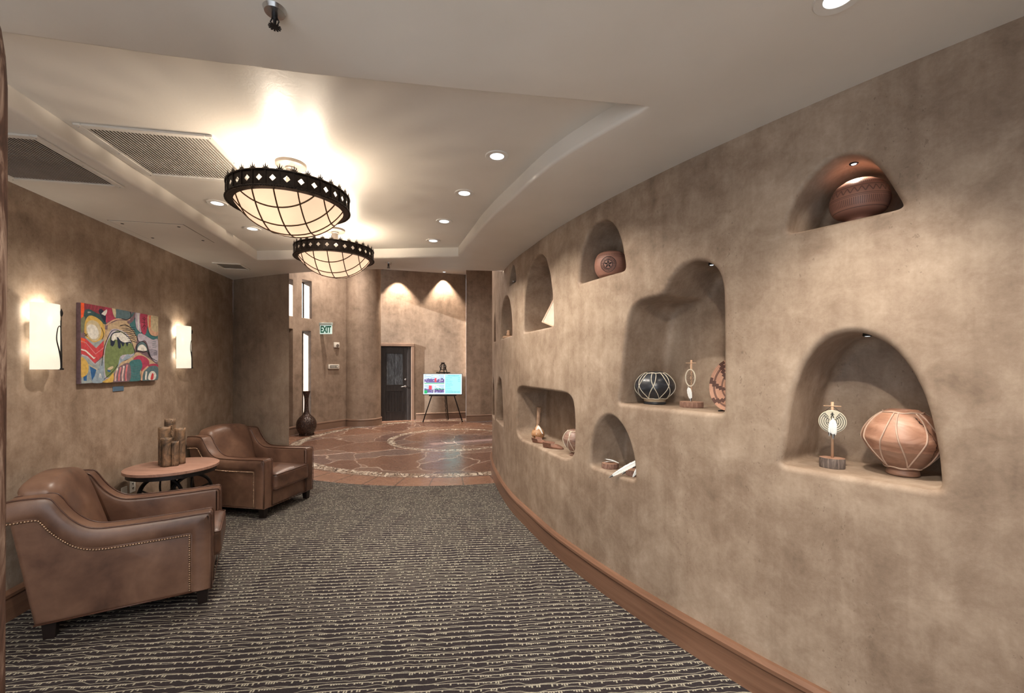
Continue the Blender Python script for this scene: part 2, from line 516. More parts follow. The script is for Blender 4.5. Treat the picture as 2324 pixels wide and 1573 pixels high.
# ------------------------------------------------------------------ the curved niche wall
W = Plan([(3.4, -.75), (2.75, .05), (2.2, .77), (1.682, 1.401), (1.482, 1.649), (1.268, 1.943), (1.157, 2.105), (.926, 2.468), (.71, 2.854),
          (.546, 3.187), (.355, 3.62), (.17, 4.155), (.02, 4.62), (-.10, 5.14), (-.20, 5.70), (-.27, 6.20), (-.312, 6.75), (-.28, 7.15), (-.12, 7.45), (.2, 7.62), (1.4, 7.75)])
NICHE = {}
H_ = []
def niche(key, crop, ox, oy, sc, D, R=.024, r2=.03, sm=5, flat_floor=True):
    p = poly_px(W, crop, ox, oy, sc)
    if flat_floor:                       # first and last point are the two ends of the sill
        zf = (p[0].y + p[-1].y) / 2; p[0].y = zf; p[-1].y = zf
    else: zf = min(q.y for q in p)
    NICHE[key] = zf
    H_.append((p, D, R, r2, True, sm))
niche('bowl', [(1782, 530), (1790, 490), (1810, 440), (1845, 395), (1885, 360), (1925, 346), (1965, 352), (2000, 385), (2030, 430), (2049, 462), (2053, 472)], 0, 0, 1, .36)
niche('star', [(1045, 1303), (1056, 1180), (1075, 1020), (1100, 890), (1145, 750), (1200, 660), (1270, 600), (1345, 583), (1410, 610), (1470, 700), (1510, 810), (1540, 950), (1562, 1100), (1567, 1142)], 1100, 380, 4.915, .32)
niche('card', [(247, 545), (250, 400), (255, 300), (270, 200), (295, 110), (330, 55), (360, 45), (390, 80), (415, 180), (430, 300), (436, 420), (437, 512)], 1100, 560, 2.808, .30, .02)
niche('small', [(288, 262), (292, 180), (305, 80), (330, 10), (345, 5), (360, 60), (370, 130), (375, 200)], 1100, 600, 5.24, .25, .015)
niche('tall', [(192, 888), (195, 700), (205, 540), (225, 430), (250, 378), (270, 372), (295, 430), (315, 560), (325, 700), (327, 850)], 1100, 600, 5.24, .28, .018)
niche('sliver', [(107, 930), (108, 800), (113, 650), (120, 565), (126, 640), (131, 780), (132, 915)], 1100, 600, 5.24, .25, .015)
niche('lower', [(70, 1100), (74, 980), (80, 880), (92, 828), (105, 850), (113, 960), (117, 1060), (119, 1145)], 1100, 560, 2.808, .26, .018)
niche('edge', [(48, 1085), (50, 900), (55, 825), (61, 900), (64, 1090)], 1100, 560, 2.808, .22, .012)
niche('shelf', [(140, 200), (165, 135), (220, 112), (400, 140), (600, 168), (800, 195), (880, 225), (935, 300), (955, 420), (965, 600), (965, 900), (955, 1050), (920, 1115), (850, 1138), (770, 1125), (600, 1040), (400, 940), (220, 870), (160, 810), (138, 720), (135, 450)], 1150, 860, 6.294, .34, .024, .03, 4, False)
niche('feather', [(1195, 1225), (1203, 1000), (1230, 840), (1270, 690), (1330, 580), (1400, 530), (1470, 520), (1550, 555), (1640, 660), (1710, 790), (1760, 930), (1800, 1080), (1822, 1250), (1830, 1480)], 1150, 860, 6.294, .32)
niche('big', [(85, 1320), (108, 1230), (125, 1000), (140, 850), (160, 680), (185, 560), (220, 500), (290, 450), (380, 430), (465, 410), (520, 310), (560, 230), (620, 165), (700, 125), (780, 115), (850, 130), (910, 170), (950, 250), (972, 350), (978, 600), (978, 900), (979, 1440)], 1380, 560, 3.745, .40, .028, .05)
niche('maze', [(110, 1200), (145, 1080), (165, 900), (185, 760), (220, 600), (290, 400), (380, 260), (500, 160), (640, 118), (760, 120), (880, 160), (1000, 230), (1100, 330), (1200, 470), (1280, 640), (1330, 800), (1370, 980), (1400, 1150), (1415, 1330), (1424, 1420)], 1740, 720, 3.575, .42, .028, .05)
curved_wall('wall_right', W, 0, CEIL, [h for h in H_], M_wall, .07)
# upper part of the same wall where it stands in the tall lobby
sidx = next(i for i, q in enumerate(W.p) if q.y > 5.15)
bm = bmesh.new()
up = [(q.x, q.y) for q in W.p[sidx:]]
a = [bm.verts.new((x, y, CEIL)) for x, y in up]; b = [bm.verts.new((x, y, LOBBY)) for x, y in up]
for i in range(len(up) - 1): bm.faces.new((a[i], a[i + 1], b[i + 1], b[i]))
struct(mesh_obj('wall_right_upper', bm, M_wall, smooth=True))
# ------------------------------------------------------------------ left wall and its return
LW = lambda Y: -3.132 - .1945 * (Y - 2.657)
LDIR = Vector((-.1945, 1)).normalized(); LNRM = Vector((1, .1945)).normalized()     # LNRM points into the hall
def on_left(px, py=None):
    r = ray(px); Y = (-3.132 + .1945 * 2.657) / (r + .1945)
    return Vector((LW(Y), Y, EYE + (HOR - (py if py else HOR)) / F * Y))
def quadwall(name, pts, z0, z1, m):
    bm = bmesh.new()
    a = [bm.verts.new((x, y, z0)) for x, y in pts]; b = [bm.verts.new((x, y, z1)) for x, y in pts]
    for i in range(len(pts) - 1): bm.faces.new((a[i], a[i + 1], b[i + 1], b[i]))
    return struct(mesh_obj(name, bm, m, smooth=len(pts) > 4))
quadwall('wall_left', [(LW(-.75), -.75), (LW(5.691), 5.691)], 0, CEIL, M_wall)
RET = [(-3.722, 5.691), (-3.48, 5.575), (-3.24, 5.475), (-3.0, 5.375), (-2.766, 5.291)]
quadwall('wall_rear', [(3.4, -.75), (.5, -.75)], 0, CEIL, M_wall)       # beside an unseen opening, added to let daylight onto the near ceiling
quadwall('wall_rear_left', [(-1.9, -.75), (-2.47, -.75)], 0, CEIL, M_wall)
quadwall('wall_rear_head', [(.5, -.75), (-1.9, -.75)], 2.35, CEIL, M_wall)
quadwall('wall_return', RET, 0, CEIL, M_wall2)
quadwall('wall_return_end', [(-2.766, 5.291), (-2.98, 5.52)], 0, LOBBY, M_wall2)
# ------------------------------------------------------------------ hall ceiling with its raised tray
tray = [(-2.14, 1.39), (-1.747, 1.482), (-1.3, 1.588), (-.806, 1.689), (-.1, 1.80), (.602, 1.898), (.511, 2.015), (.401, 2.164), (.305, 2.301), (.215, 2.45),
        (.118, 2.65), (.0, 2.925), (-.128, 3.215), (-.25, 3.53), (-.36, 3.864), (-.472, 4.197), (-.566, 4.489), (-1.3, 4.535), (-2.763, 4.621)]
tp = densify([Vector(q) for q in tray], .05)
if area(tp) < 0: tp = tp[::-1]
FAR = [(-2.766, 5.291), (-2.2, 5.14), (-1.58, 5.06), (-.9, 5.08), (-.119, 5.163)]
FARC = catmull([Vector(q) for q in FAR], 6)
rw = [q.copy() for q in W.p if q.y < 5.16]
outer = [Vector((LW(-.75), -.75))] + [q + Vector((.01, .006)) for q in rw] + FARC[::-1][1:] + [Vector(q) for q in RET[::-1][1:]]
outer = [q for i, q in enumerate(outer) if i == 0 or (q - outer[i - 1]).length > .004]
bm = bmesh.new()
rim = offset(tp, .018)
gr = [Vector((-3.6 + .25 * i, -.6 + .25 * j)) for i in range(28) for j in range(25)]
V, fs = cdt_fill(outer, [rim], gr)
bv = [bm.verts.new((v.x, v.y, CEIL)) for v in V]
for f in fs: bm.faces.new([bv[i] for i in f])
prof = [(.018 - .018 * math.sin(a), .018 - .018 * math.cos(a)) for a in [PI / 2 * k / 5 for k in range(0, 6)]] + [(0, .06), (0, TRAY - CEIL)]
rings = [[bm.verts.new((v.x, v.y, CEIL + d)) for v in (offset(tp, o) if o else tp)] for o, d in prof]
for a, b in zip(rings, rings[1:]):
    for i in range(len(tp)): bm.faces.new((a[i], a[(i + 1) % len(tp)], b[(i + 1) % len(tp)], b[i]))
V, fs = cdt_fill(tp, [], gr)
bv = [bm.verts.new((v.x, v.y, TRAY)) for v in V]
for f in fs: bm.faces.new([bv[i] for i in f])
bmesh.ops.remove_doubles(bm, verts=bm.verts, dist=.0005)
o = struct(mesh_obj('ceiling_hall', bm, M_ceil)); autosmooth(o, 50)
bm = bmesh.new()                                    # fascia above the hall mouth
a = [bm.verts.new((q.x, q.y, CEIL)) for q in FARC]; b = [bm.verts.new((q.x, q.y, LOBBY)) for q in FARC]
for i in range(len(FARC) - 1): bm.faces.new((a[i], a[i + 1], b[i + 1], b[i]))
struct(mesh_obj('wall_fascia', bm, M_wall2, smooth=True))
# ------------------------------------------------------------------ lobby shell
WW = Plan([(-2.98, 5.52), (-3.5, 5.9), (-4.3, 6.7), (-4.9, 7.8), (-5.12, 8.8), (-5.05, 9.68), (-4.82, 10.35), (-4.38, 11.2), (-4.30, 11.36)], 12)
WW.T0 = 3.5
def rect_px(x0, x1, y0, y1):
    sy0 = WW.img(x0, y0); sy1 = WW.img(x1, y1)
    return [Vector((sy0.x, sy1.y)), Vector((sy1.x, sy1.y)), Vector((sy1.x, sy0.y)), Vector((sy0.x, sy0.y))]
slits = [rect_px(641, 665, 628, 718), rect_px(686, 707.5, 634, 724), rect_px(686, 706, 750, 960), rect_px(641, 665, 744, 975)]
hid = min(range(len(WW.p)), key=lambda k: (WW.p[k] - Vector((-4.98, 7.22))).length); hs = WW.s[hid]
slits.append([Vector((hs - .14, .95)), Vector((hs + .14, .95)), Vector((hs + .14, 2.4)), Vector((hs - .14, 2.4))])
slits.append([Vector((.85, .05)), Vector((2.3, .05)), Vector((2.3, 2.3)), Vector((.85, 2.3))])      # glazed way out, round the corner
curved_wall('wall_windows', WW, 0, LOBBY, [(r, .34, .008, .01 if k == 3 else 0, k == 3, 0) for k, r in enumerate(slits)], M_wall2, .12, -1)
cc, cr = Vector((-4.03, 11.55)), .46
colp = [(cc.x + cr * math.cos(a), cc.y + cr * math.sin(a)) for a in [math.radians(200 + 190 * k / 30) for k in range(31)]]
quadwall('wall_column', colp, 0, LOBBY, M_wall2)
D0, D1 = Vector((-3.90, 12.17)), Vector((-1.40, 12.98))
DW = Plan([tuple(D0), tuple(D1)], spline=False)
dl, dr = DW.img(864, 0).x, DW.img(933.5, 0).x
Dtop = EYE + (HOR - 786) / F * DW.hit(898)[1].y
bm = bmesh.new()
for s0, s1, z0, z1 in ((0, dl, 0, LOBBY), (dl, dr, Dtop, LOBBY), (dr, DW.L, 0, LOBBY)):
    P0, P1 = DW.P(s0), DW.P(s1)
    bm.faces.new([bm.verts.new(q) for q in ((P0.x, P0.y, z0), (P1.x, P1.y, z0), (P1.x, P1.y, z1), (P0.x, P0.y, z1))])
ddir = (D1 - D0).normalized(); dn = Vector((-ddir.y, ddir.x))
for s in (dl, dr):
    P0 = DW.P(s); P1 = P0 + dn * .14
    bm.faces.new([bm.verts.new(q) for q in ((P0.x, P0.y, 0), (P1.x, P1.y, 0), (P1.x, P1.y, Dtop), (P0.x, P0.y, Dtop))])
P0, P1 = DW.P(dl), DW.P(dr)
bm.faces.new([bm.verts.new(q) for q in ((P0.x, P0.y, Dtop), (P1.x, P1.y, Dtop), (P1.x + dn.x * .14, P1.y + dn.y * .14, Dtop), (P0.x + dn.x * .14, P0.y + dn.y * .14, Dtop))])
struct(mesh_obj('wall_back', bm, M_wall2))
PIER = [(-1.40, 12.99), (-1.296, 12.07), (-.9, 12.17), (-.55, 12.33), (.3, 12.4), (1.6, 11.8), (2.5, 10.6), (2.7, 9.2), (2.3, 8.2), (1.4, 7.75)]
quadwall('wall_pier', PIER[:4], 0, LOBBY, M_wall2).data.polygons.foreach_set('use_smooth', [False] * 3)
quadwall('wall_lobby', PIER[3:], 0, LOBBY, M_wall2)
bm = bmesh.new(); bm.faces.new([bm.verts.new(q) for q in ((-6, 4.9, LOBBY), (3.5, 4.9, LOBBY), (3.5, 13.6, LOBBY), (-6, 13.6, LOBBY))])
struct(mesh_obj('ceiling_lobby', bm, M_ceil))
# floors
bm = bmesh.new()
arc = [Vector((RC[0] + 3.75 * math.cos(math.radians(a)), RC[1] + 3.75 * math.sin(math.radians(a)))) for a in range(200, 341, 4)]
ca = [q for q in arc]
bm.faces.new([bm.verts.new((v.x, v.y, 0.004)) for v in [Vector((-6, -.75)), Vector((4.2, -.75)), Vector((4.2, ca[-1].y))] + ca[::-1] + [Vector((-6, ca[0].y))]])
bmesh.ops.triangulate(bm, faces=bm.faces)
struct(mesh_obj('floor_hall', bm, M_carpet))
bm = bmesh.new(); bm.faces.new([bm.verts.new(q) for q in ((-6, 5, -.002), (4.2, 5, -.002), (4.2, 13.8, -.002), (-6, 13.8, -.002))])
struct(mesh_obj('floor_lobby', bm, M_flag))
# baseboards
def baseboard(name, pts, side, m, h=.175, t=.022):
    """side = unit normals direction sign towards the room"""
    prof = [(0, 0), (t, 0), (t, h * .74), (t * .72, h * .76), (t * .72, h * .78), (t * 1.25, h * .80), (t * 1.25, h * .90), (t * .7, h * .99), (0, h)]
    bm = bmesh.new(); rings = []
    n = len(pts)
    for i, p in enumerate(pts):
        tt = (pts[min(i + 1, n - 1)] - pts[max(i - 1, 0)]).normalized(); N = Vector((tt.y, -tt.x)) * side
        rings.append([bm.verts.new((p.x + N.x * a, p.y + N.y * a, b)) for a, b in prof])
    for a, b in zip(rings, rings[1:]):
        for k in range(len(prof) - 1): bm.faces.new((a[k], b[k], b[k + 1], a[k + 1]))
    bm.faces.new(rings[0]); bm.faces.new(rings[-1][::-1])
    o = struct(mesh_obj(name, bm, m)); autosmooth(o, 25); return o
baseboard('baseboard_right', [q for q in W.p if q.y > -.7], -1, M_base, .19, .026)
baseboard('baseboard_left', [Vector((LW(-.7), -.7)), Vector((LW(5.66), 5.66))], 1, M_base, .19, .024)
baseboard('baseboard_return', [Vector(q) for q in RET], 1, M_base, .19, .024)
baseboard('baseboard_windows', [q for q in WW.p[8:] if q.y < 11.2], 1, M_base2, .2, .025)
baseboard('baseboard_column', [Vector(q) for q in colp], 1, M_base2, .2, .025)
baseboard('baseboard_back', [DW.P(dr + .13), DW.P(DW.L - .01)], 1, M_base2, .2, .025)
baseboard('baseboard_pier', [Vector(q) for q in PIER[1:5]], 1, M_base2, .2, .025)
# windows of the lobby: frame and glass set at the outer end of each slit
_g = NT('window_glass'); _o = _g.t.nodes['Material Output']; _tr = _g.n('ShaderNodeBsdfTransparent'); _gl = _g.n('ShaderNodeBsdfGlossy'); _gl.inputs['Roughness'].default_value = .02
_mx = _g.n('ShaderNodeMixShader'); _mx.inputs[0].default_value = .06; _g.l(_tr.outputs[0], _mx.inputs[1]); _g.l(_gl.outputs[0], _mx.inputs[2]); _g.l(_mx.outputs[0], _o.inputs[0]); M_glass = _g.m
M_frame = simple('dark_window_frame', (.03, .035, .04), .4, .3, .1)
for k, r in enumerate(slits):
    if k == 3: continue                     # window slit closed off without glass to keep its reveal dark
    s0, s1, z0, z1 = r[0].x, r[1].x, r[0].y, r[2].y
    def wp(s, d):
        P = WW.P(s); N = -WW.N((s0 + s1) / 2); return Vector((P.x + N.x * d, P.y + N.y * d, 0))
    A, B = wp(s0, .30), wp(s1, .30)
    u = (B - A).normalized(); nn = Vector((u.y, -u.x, 0)); Lw = (B - A).length
    o = thing('window_%d' % (k + 1), None, None, A, math.atan2(u.y, u.x)); struct(o)
    bm = bmesh.new()
    t = .02
    box(bm, 0, t, -.02, .02, z0, z1); box(bm, Lw - t, Lw, -.02, .02, z0, z1)
    box(bm, 0, Lw, -.02, .02, z0, z0 + t); box(bm, 0, Lw, -.02, .02, z1 - t, z1)
    if k == 5: box(bm, Lw * .5 - .04, Lw * .5 + .04, -.02, .02, z0, z1)
    mesh_obj('window_frame', bm, M_frame, o)
    bm = bmesh.new(); box(bm, t, Lw - t, -.004, .004, z0 + t, z1 - t); mesh_obj('window_pane', bm, M_glass, o)
quadwall('wall_added_sun_block', [(-6.35, 4.0), (-6.35, 6.3)], 0, 3.4, M_wall2)  # unseen wall added to keep direct sun out of the glazed opening
quadwall('wall_added_slit_shade', [(-6.1, 8.3), (-6.1, 9.36)], 0, 2.75, M_wall2)  # unseen wall added to keep sun off the lower left slit
quadwall('wall_added_sky_block', [(-6.4, 10.9), (-5.62, 10.9)], 0, 2.75, M_wall2)  # unseen wall added to block the bright sky beyond that slit
# ------------------------------------------------------------------ the door
def build_door():
    P0 = DW.P(dl); ang = math.atan2(ddir.y, ddir.x); wd = dr - dl
    cas = thing('trim_2', None, None, (P0.x, P0.y, 0), ang); struct(cas)
    bm = bmesh.new(); cw = .085
    box(bm, -cw, 0, -.03, .01, 0, Dtop + cw, .008); box(bm, wd, wd + cw, -.03, .01, 0, Dtop + cw, .008); box(bm, -cw, wd + cw, -.034, .01, Dtop, Dtop + cw, .008)
    mesh_obj('door_casing', bm, M_base2, cas)
    bm = bmesh.new(); box(bm, wd - .10, wd, .0, .14, 0, Dtop, .003); box(bm, 0, .02, .0, .14, 0, Dtop, .003); box(bm, 0, wd, .0, .14, Dtop - .02, Dtop, .003); box(bm, .0, wd, .086, .14, -.002, .02)  # wide dark block on the right stands for the shadow at the jamb
    mesh_obj('door_jamb_and_shade', bm, M_door, cas)
    d = thing('door_1', None, None, (P0.x, P0.y, 0), ang); struct(d)
    x0, x1, y0, y1, zt = .02, wd - .10, .04, .085, Dtop - .02
    st = .125; zm0, zm1 = .88, 1.02
    bm = bmesh.new()
    box(bm, x0, x0 + st, y0, y1, .002, zt, .004); box(bm, x1 - st, x1, y0, y1, .002, zt, .004)
    box(bm, x0 + st, x1 - st, y0, y1, .002, .24, .004); box(bm, x0 + st, x1 - st, y0, y1, zt - .17, zt, .004); box(bm, x0 + st, x1 - st, y0, y1, zm0, zm1, .004)
    mesh_obj('door_leaf', bm, M_door, d)
    for (a, b, mm) in ((.24, zm0, M_door), (zm1, zt - .17, M_doorpanel)):
        bm = bmesh.new(); n = 6; w0, w1 = x0 + st, x1 - st
        for k in range(n): box(bm, w0 + (w1 - w0) * k / n + .001, w0 + (w1 - w0) * (k + 1) / n - .001, y0 + .02, y1 - .01, a, b, .004)
        mesh_obj('door_panel', bm, mm, d)
        bm = bmesh.new(); t = .02
        for q in ((w0, w0 + t, a, b), (w1 - t, w1, a, b), (w0, w1, a, a + t), (w0, w1, b - t, b)): box(bm, q[0], q[1], y0 - .008, y0 + .02, q[2], q[3], .004)
        mesh_obj('panel_moulding', bm, M_door, d)
    bm = bmesh.new(); box(bm, x0 + st, x1 - st, y1 - .012, y1 - .002, .2, zt - .1); mesh_obj('panel_backing', bm, M_door, d)
    bm = bmesh.new()
    hx, hz = x1 - .065, .99
    lathe(bm, [(0, -.01), (.03, -.01), (.032, 0), (.028, .006), (0, .008)], 20, Matrix.Translation((hx, y0 - .006, hz)) @ Matrix.Rotation(PI / 2, 4, 'X'))
    tube(bm, [(hx, y0, hz), (hx, y0 - .05, hz), (hx - .03, y0 - .055, hz), (hx - .13, y0 - .05, hz - .012)], [.011, .011, .012, .009], 10)
    autosmooth(mesh_obj('door_handle', bm, M_chrome, d))
    bm = bmesh.new(); lathe(bm, [(0, -.01), (.026, -.01), (.028, .0), (0, .012)], 20, Matrix.Translation((hx, y0 - .006, hz + .2)) @ Matrix.Rotation(PI / 2, 4, 'X'))
    autosmooth(mesh_obj('deadbolt', bm, M_chrome, d))
build_door()
# ------------------------------------------------------------------ chandeliers
def spot(name, loc, target, power, size, blend, col, parent=None, radius=.03):
    l = bpy.data.lights.new(name, 'SPOT'); l.energy = power; l.spot_size = math.radians(size); l.spot_blend = blend
    l.color = col; l.shadow_soft_size = radius
    o = bpy.data.objects.new(name, l); C.objects.link(o)
    d = (Vector(target) - Vector(loc)).normalized()
    q = d.to_track_quat('-Z', 'Y')
    if parent:
        o.parent = parent; o.rotation_euler = q.to_euler(); o.location = Vector(loc) - parent.location
        if parent.rotation_euler.z:
            o.matrix_local = parent.matrix_basis.inverted() @ (Matrix.Translation(loc) @ q.to_matrix().to_4x4())
    else: o.location = loc; o.rotation_euler = q.to_euler()
    return o
def chandelier():
    X, Y = -1.366, 2.636
    root = thing('chandelier', 'bowl chandelier with pierced crown band, the nearer and larger in view of the two', 'chandelier', (X, Y, TRAY), 0, 'bowl chandeliers under the tray ceiling')
    R = .335; zt, zb = -.185, -.272       # band
    bm = bmesh.new(); lathe(bm, [(0, 0), (.088, 0), (.088, -.018), (.08, -.024), (.03, -.026), (0, -.026)], 48)
    autosmooth(mesh_obj('canopy', bm, M_stone, root))
    bm = bmesh.new(); lathe(bm, [(0, -.02), (.034, -.024), (.034, -.034), (.028, -.04), (.028, -.33), (0, -.33)], 28)
    autosmooth(mesh_obj('stem', bm, M_stone, root))
    N = 30
    bm = bmesh.new()
    def pt(a, z, r=R): return (r * math.cos(a), r * math.sin(a), z)
    zm = (zt + zb) / 2; hz = .018; ha = .017 / R
    for k in range(N):
        a0, a1 = 2 * PI * k / N, 2 * PI * (k + 1) / N; am = (a0 + a1) / 2
        c = [bm.verts.new(pt(*q)) for q in ((a0, zb), (a1, zb), (a1, zt), (a0, zt))]
        d = [bm.verts.new(pt(*q)) for q in ((am, zm - hz), (am + ha, zm), (am, zm + hz), (am - ha, zm))]
        for i in range(4):
            bm.faces.new((c[i], c[(i + 1) % 4], d[i])); bm.faces.new((c[(i + 1) % 4], d[(i + 1) % 4], d[i]))
    bmesh.ops.remove_doubles(bm, verts=bm.verts, dist=.0005)
    for k in range(N):
        a = 2 * PI * k / N
        M = Matrix.Rotation(a, 4, 'Z')
        box(bm, R - .003, R + .005, -.003, .003, zb, zt, 0, 1, M)
    o = mesh_obj('pierced_band', bm, M_bronze, root)
    o.modifiers.new('thick', 'SOLIDIFY').thickness = .003
    bm = bmesh.new()
    circ = lambda r, z, n=90: [(r * math.cos(2 * PI * k / n), r * math.sin(2 * PI * k / n), z) for k in range(n)]
    tube(bm, circ(R + .003, zt), .005, 8, True)
    n = 360                                  # twisted rope along the lower edge
    for ph in (0, PI):
        tube(bm, [((R + .004 + .0035 * math.cos(ph + 75 * t)) * math.cos(t), (R + .004 + .0035 * math.cos(ph + 75 * t)) * math.sin(t), zb + .0035 * math.sin(ph + 75 * t)) for t in [2 * PI * k / n for k in range(n)]], .004, 5, True)
    mesh_obj('rope_rim', bm, M_bronze, root, True)
    bm = bmesh.new(); lathe(bm, [(R + .004, zb - .001), (R - .034, zb - .006), (R - .036, zb - .001), (R, zb + .004)], 90, None, True)
    autosmooth(mesh_obj('flange', bm, M_bronze, root))
    dep = .165; rb = R - .032; Rs = (rb * rb + dep * dep) / (2 * dep)
    def bz(r): return zb - dep + Rs - math.sqrt(max(0, Rs * Rs - r * r))
    bm = bmesh.new(); lathe(bm, [(rb * math.sin(PI / 2 * k / 16) if k else 0, bz(rb * math.sin(PI / 2 * k / 16))) for k in range(17)], 72)
    mesh_obj('glass_bowl', bm, M_bowl, root, True)
    bm = bmesh.new(); ra = math.radians(11)
    for ax in (0, 1):
        for off in (-.234, -.117, 0, .117, .234):
            h = math.sqrt(rb * rb - off * off); path = []
            for k in range(25):
                v = h * math.sin(PI / 2 * (k / 12 - 1)); u, vv = (off, v) if ax == 0 else (v, off)
                r = math.hypot(u, vv); x = u * math.cos(ra) - vv * math.sin(ra); y = u * math.sin(ra) + vv * math.cos(ra)
                path.append((x, y, bz(min(r, rb)) - .003))
            tube(bm, path, .0043, 6)
    mesh_obj('bowl_straps', bm, M_cane, root, True)
    # crowns: five pointed leaves over each rib
    bm = bmesh.new()
    for j, (dx, h) in enumerate(((-.016, .013), (-.010, .026), (0, .037), (.010, .026), (.016, .013))):
        bx_ = dx * .4
        q = [bm.verts.new(p) for p in ((-.0025, bx_ - .0055, -.004), (-.0025, bx_ + .0055, -.004), (.0025, bx_ + .0055, -.004), (.0025, bx_ - .0055, -.004))]
        tip = bm.verts.new((.002, dx * 1.35, h))
        for i in range(4): bm.faces.new((q[i], q[(i + 1) % 4], tip))
        bm.faces.new(q[::-1])
    c0 = mesh_obj('crown', bm, M_bronze, root)
    for k in range(N):
        a = 2 * PI * k / N
        c = c0 if k == 0 else c0.copy()
        if k: C.objects.link(c); c.parent = root
        c.location = (R * math.cos(a), R * math.sin(a), zt + .003); c.rotation_euler = (0, 0, a)
    for k in range(3):
        a = 2 * PI * k / 3 + .4
        l = bpy.data.lights.new('chandelier_bulb', 'POINT'); l.energy = LP['chand'] / 3; l.color = (1, .84, .66); l.shadow_soft_size = .022
        o = bpy.data.objects.new('chandelier_bulb', l); C.objects.link(o); o.parent = root; o.location = (.12 * math.cos(a), .12 * math.sin(a), zb + .036)
    return root
ch1 = chandelier()
ch2 = dup(ch1); ch2.location = (-1.621, 3.903, TRAY)
tag(ch2, 'bowl chandelier with pierced crown band, the farther one towards the lobby', 'chandelier')
# ------------------------------------------------------------------ recessed downlights
def downlight(loc, label, group, tgt, power, size=100, r=.07, col=(1, .90, .78), name='downlight', blend=.6):
    global dl0
    key = (name,)
    if key not in dl_proto:
        t = thing(name, label, 'ceiling light', loc, 0, group)
        bm = bmesh.new(); lathe(bm, [(r * .58, .004), (r * .60, -.004), (r * .95, -.006), (r, -.002), (r, .004)], 40, None, True)
        autosmooth(mesh_obj('trim_ring', bm, M_white, t))
        bm = bmesh.new(); lathe(bm, [(0, -.001), (r * .3, -.0015), (r * .595, -.003), (r * .595, 0), (0, .001)], 32)
        autosmooth(mesh_obj('lens', bm, M_lens, t))
        dl_proto[key] = t
    else:
        t = dup(dl_proto[key]); t.location = loc; tag(t, label, 'ceiling light', group)
        for ch in [c for c in t.children if c.type == 'LIGHT']: bpy.data.objects.remove(ch)
    spot('downlight_beam', Vector(loc) + Vector((0, 0, -.012)), tgt, power, size, blend, col, t, .03)
    return t
dl_proto = {}
G = 'recessed downlights in the tray ceiling'
dpos = [(-.089, 2.537, 'nearest'), (-.344, 3.079, 'second nearest'), (-.585, 3.678, 'third'), (-.785, 4.246, 'farthest')]
for x, y, w_ in dpos:
    downlight((x, y, TRAY), 'recessed round downlight, the %s in the row of four beside the niche wall' % w_, G, (x + .62, y + .25, 1.2), LP['down'])
downlight((-2.26, 3.27, TRAY), 'recessed round downlight behind the nearer chandelier, above the painting', G, (-2.75, 3.2, .9), LP['down'] * 1.2, 112, blend=1.0)
downlight((-2.36, 3.878, TRAY), 'recessed round downlight left of the farther chandelier', G, (-2.6, 4.3, .9), LP['down'] * 1.4, 112, blend=1.0)
downlight((1.018, 1.327, CEIL), 'recessed downlight at the top edge of the view near the niche wall', 'recessed downlights in the low ceiling', (1.30, 1.65, .6), LP['down'] * 1.6, 84, blend=1.0)
downlight((-1.6, .2, CEIL), 'unseen downlight added as fill over the entrance end of the hall', 'recessed downlights in the low ceiling', (-1.8, .8, 0), LP['down'] * 2.0, 140)  # this lamp and the next are unseen, added to light the near hall
downlight((.2, .3, CEIL), 'unseen downlight added as fill over the entrance end beside the niche wall', 'recessed downlights in the low ceiling', (.3, 1.2, 0), LP['down'] * 2.0, 140)
G = 'downlights washing the lobby back wall'
WARM = (1, .80, .62)
for px, py, nm in ((903, 612, 'above the dark wooden door'), (1008, 621, 'above the screen on the easel')):
    p = at(px, py, LOBBY); p.y -= .22; p.x = ray(px) * p.y
    downlight((p.x, p.y, LOBBY), 'lit lobby ceiling downlight ' + nm, G, (p.x + .04, p.y + .22, 0), LP['wash'], 80, .07, WARM, blend=.5)
for x, y, kf in ((-4.0, 10.2, .9), (-3.4, 8.0, 1), (-1.2, 9.3, .5), (.8, 9.5, .8), (-1.3, 6.6, .7)):  # unseen lamps added to brighten the lobby
    downlight((x, y, LOBBY), 'unseen lobby ceiling downlight added as fill above the hall mouth', 'added lobby fill downlights', (x, y + .1, 0), LP['lobby'] * kf, 176, .07, (1, .86, .74), blend=1.0)
# tiny lamps in the niche heads
def niche_lamp(px, py, depth_px, key, label, tgt_d=.1, k=1.0):
    t, q = W.hit(px); N = W.N(t); d = depth_px
    X = Vector((q.x, q.y)) + N * d
    # keep the same sight line while stepping into the niche
    r = ray(px)
    for _ in range(20):
        X.x = r * X.y
        tt = min(range(len(W.p)), key=lambda k: (W.p[k] - X).length); dd = (X - W.p[tt]).dot(W.N(W.s[tt]))
        X.y += (d - dd) * .8
    z = EYE + (HOR - py) / F * X.y
    lamp = thing('niche_lamp', label, 'small light', (X.x, X.y, z), 0, 'tiny lamps set into the niche heads')
    bm = bmesh.new(); lathe(bm, [(0, .012), (.016, .012), (.017, 0), (.014, -.003), (.011, -.001), (0, -.001)], 20); autosmooth(mesh_obj('lamp_rim', bm, M_iron, lamp))
    bm = bmesh.new(); lathe(bm, [(0, -.004), (.009, -.003), (.0105, 0), (0, .001)], 16); autosmooth(mesh_obj('lens', bm, M_lens, lamp))
    spot('niche_beam', (X.x, X.y, z - .01), (X.x + N.x * tgt_d * .2, X.y + N.y * tgt_d * .2, z - 1), LP['niche'] * k, 115, .7, (1, .86, .72), lamp, .01)
niche_lamp(1938, 372, .13, 'bowl', 'tiny lit lamp in the head of the niche with the red clay bowl', k=1.6)
niche_lamp(1615, 601, .10, 'big', 'tiny lit lamp in the head of the stepped niche with the black pot')
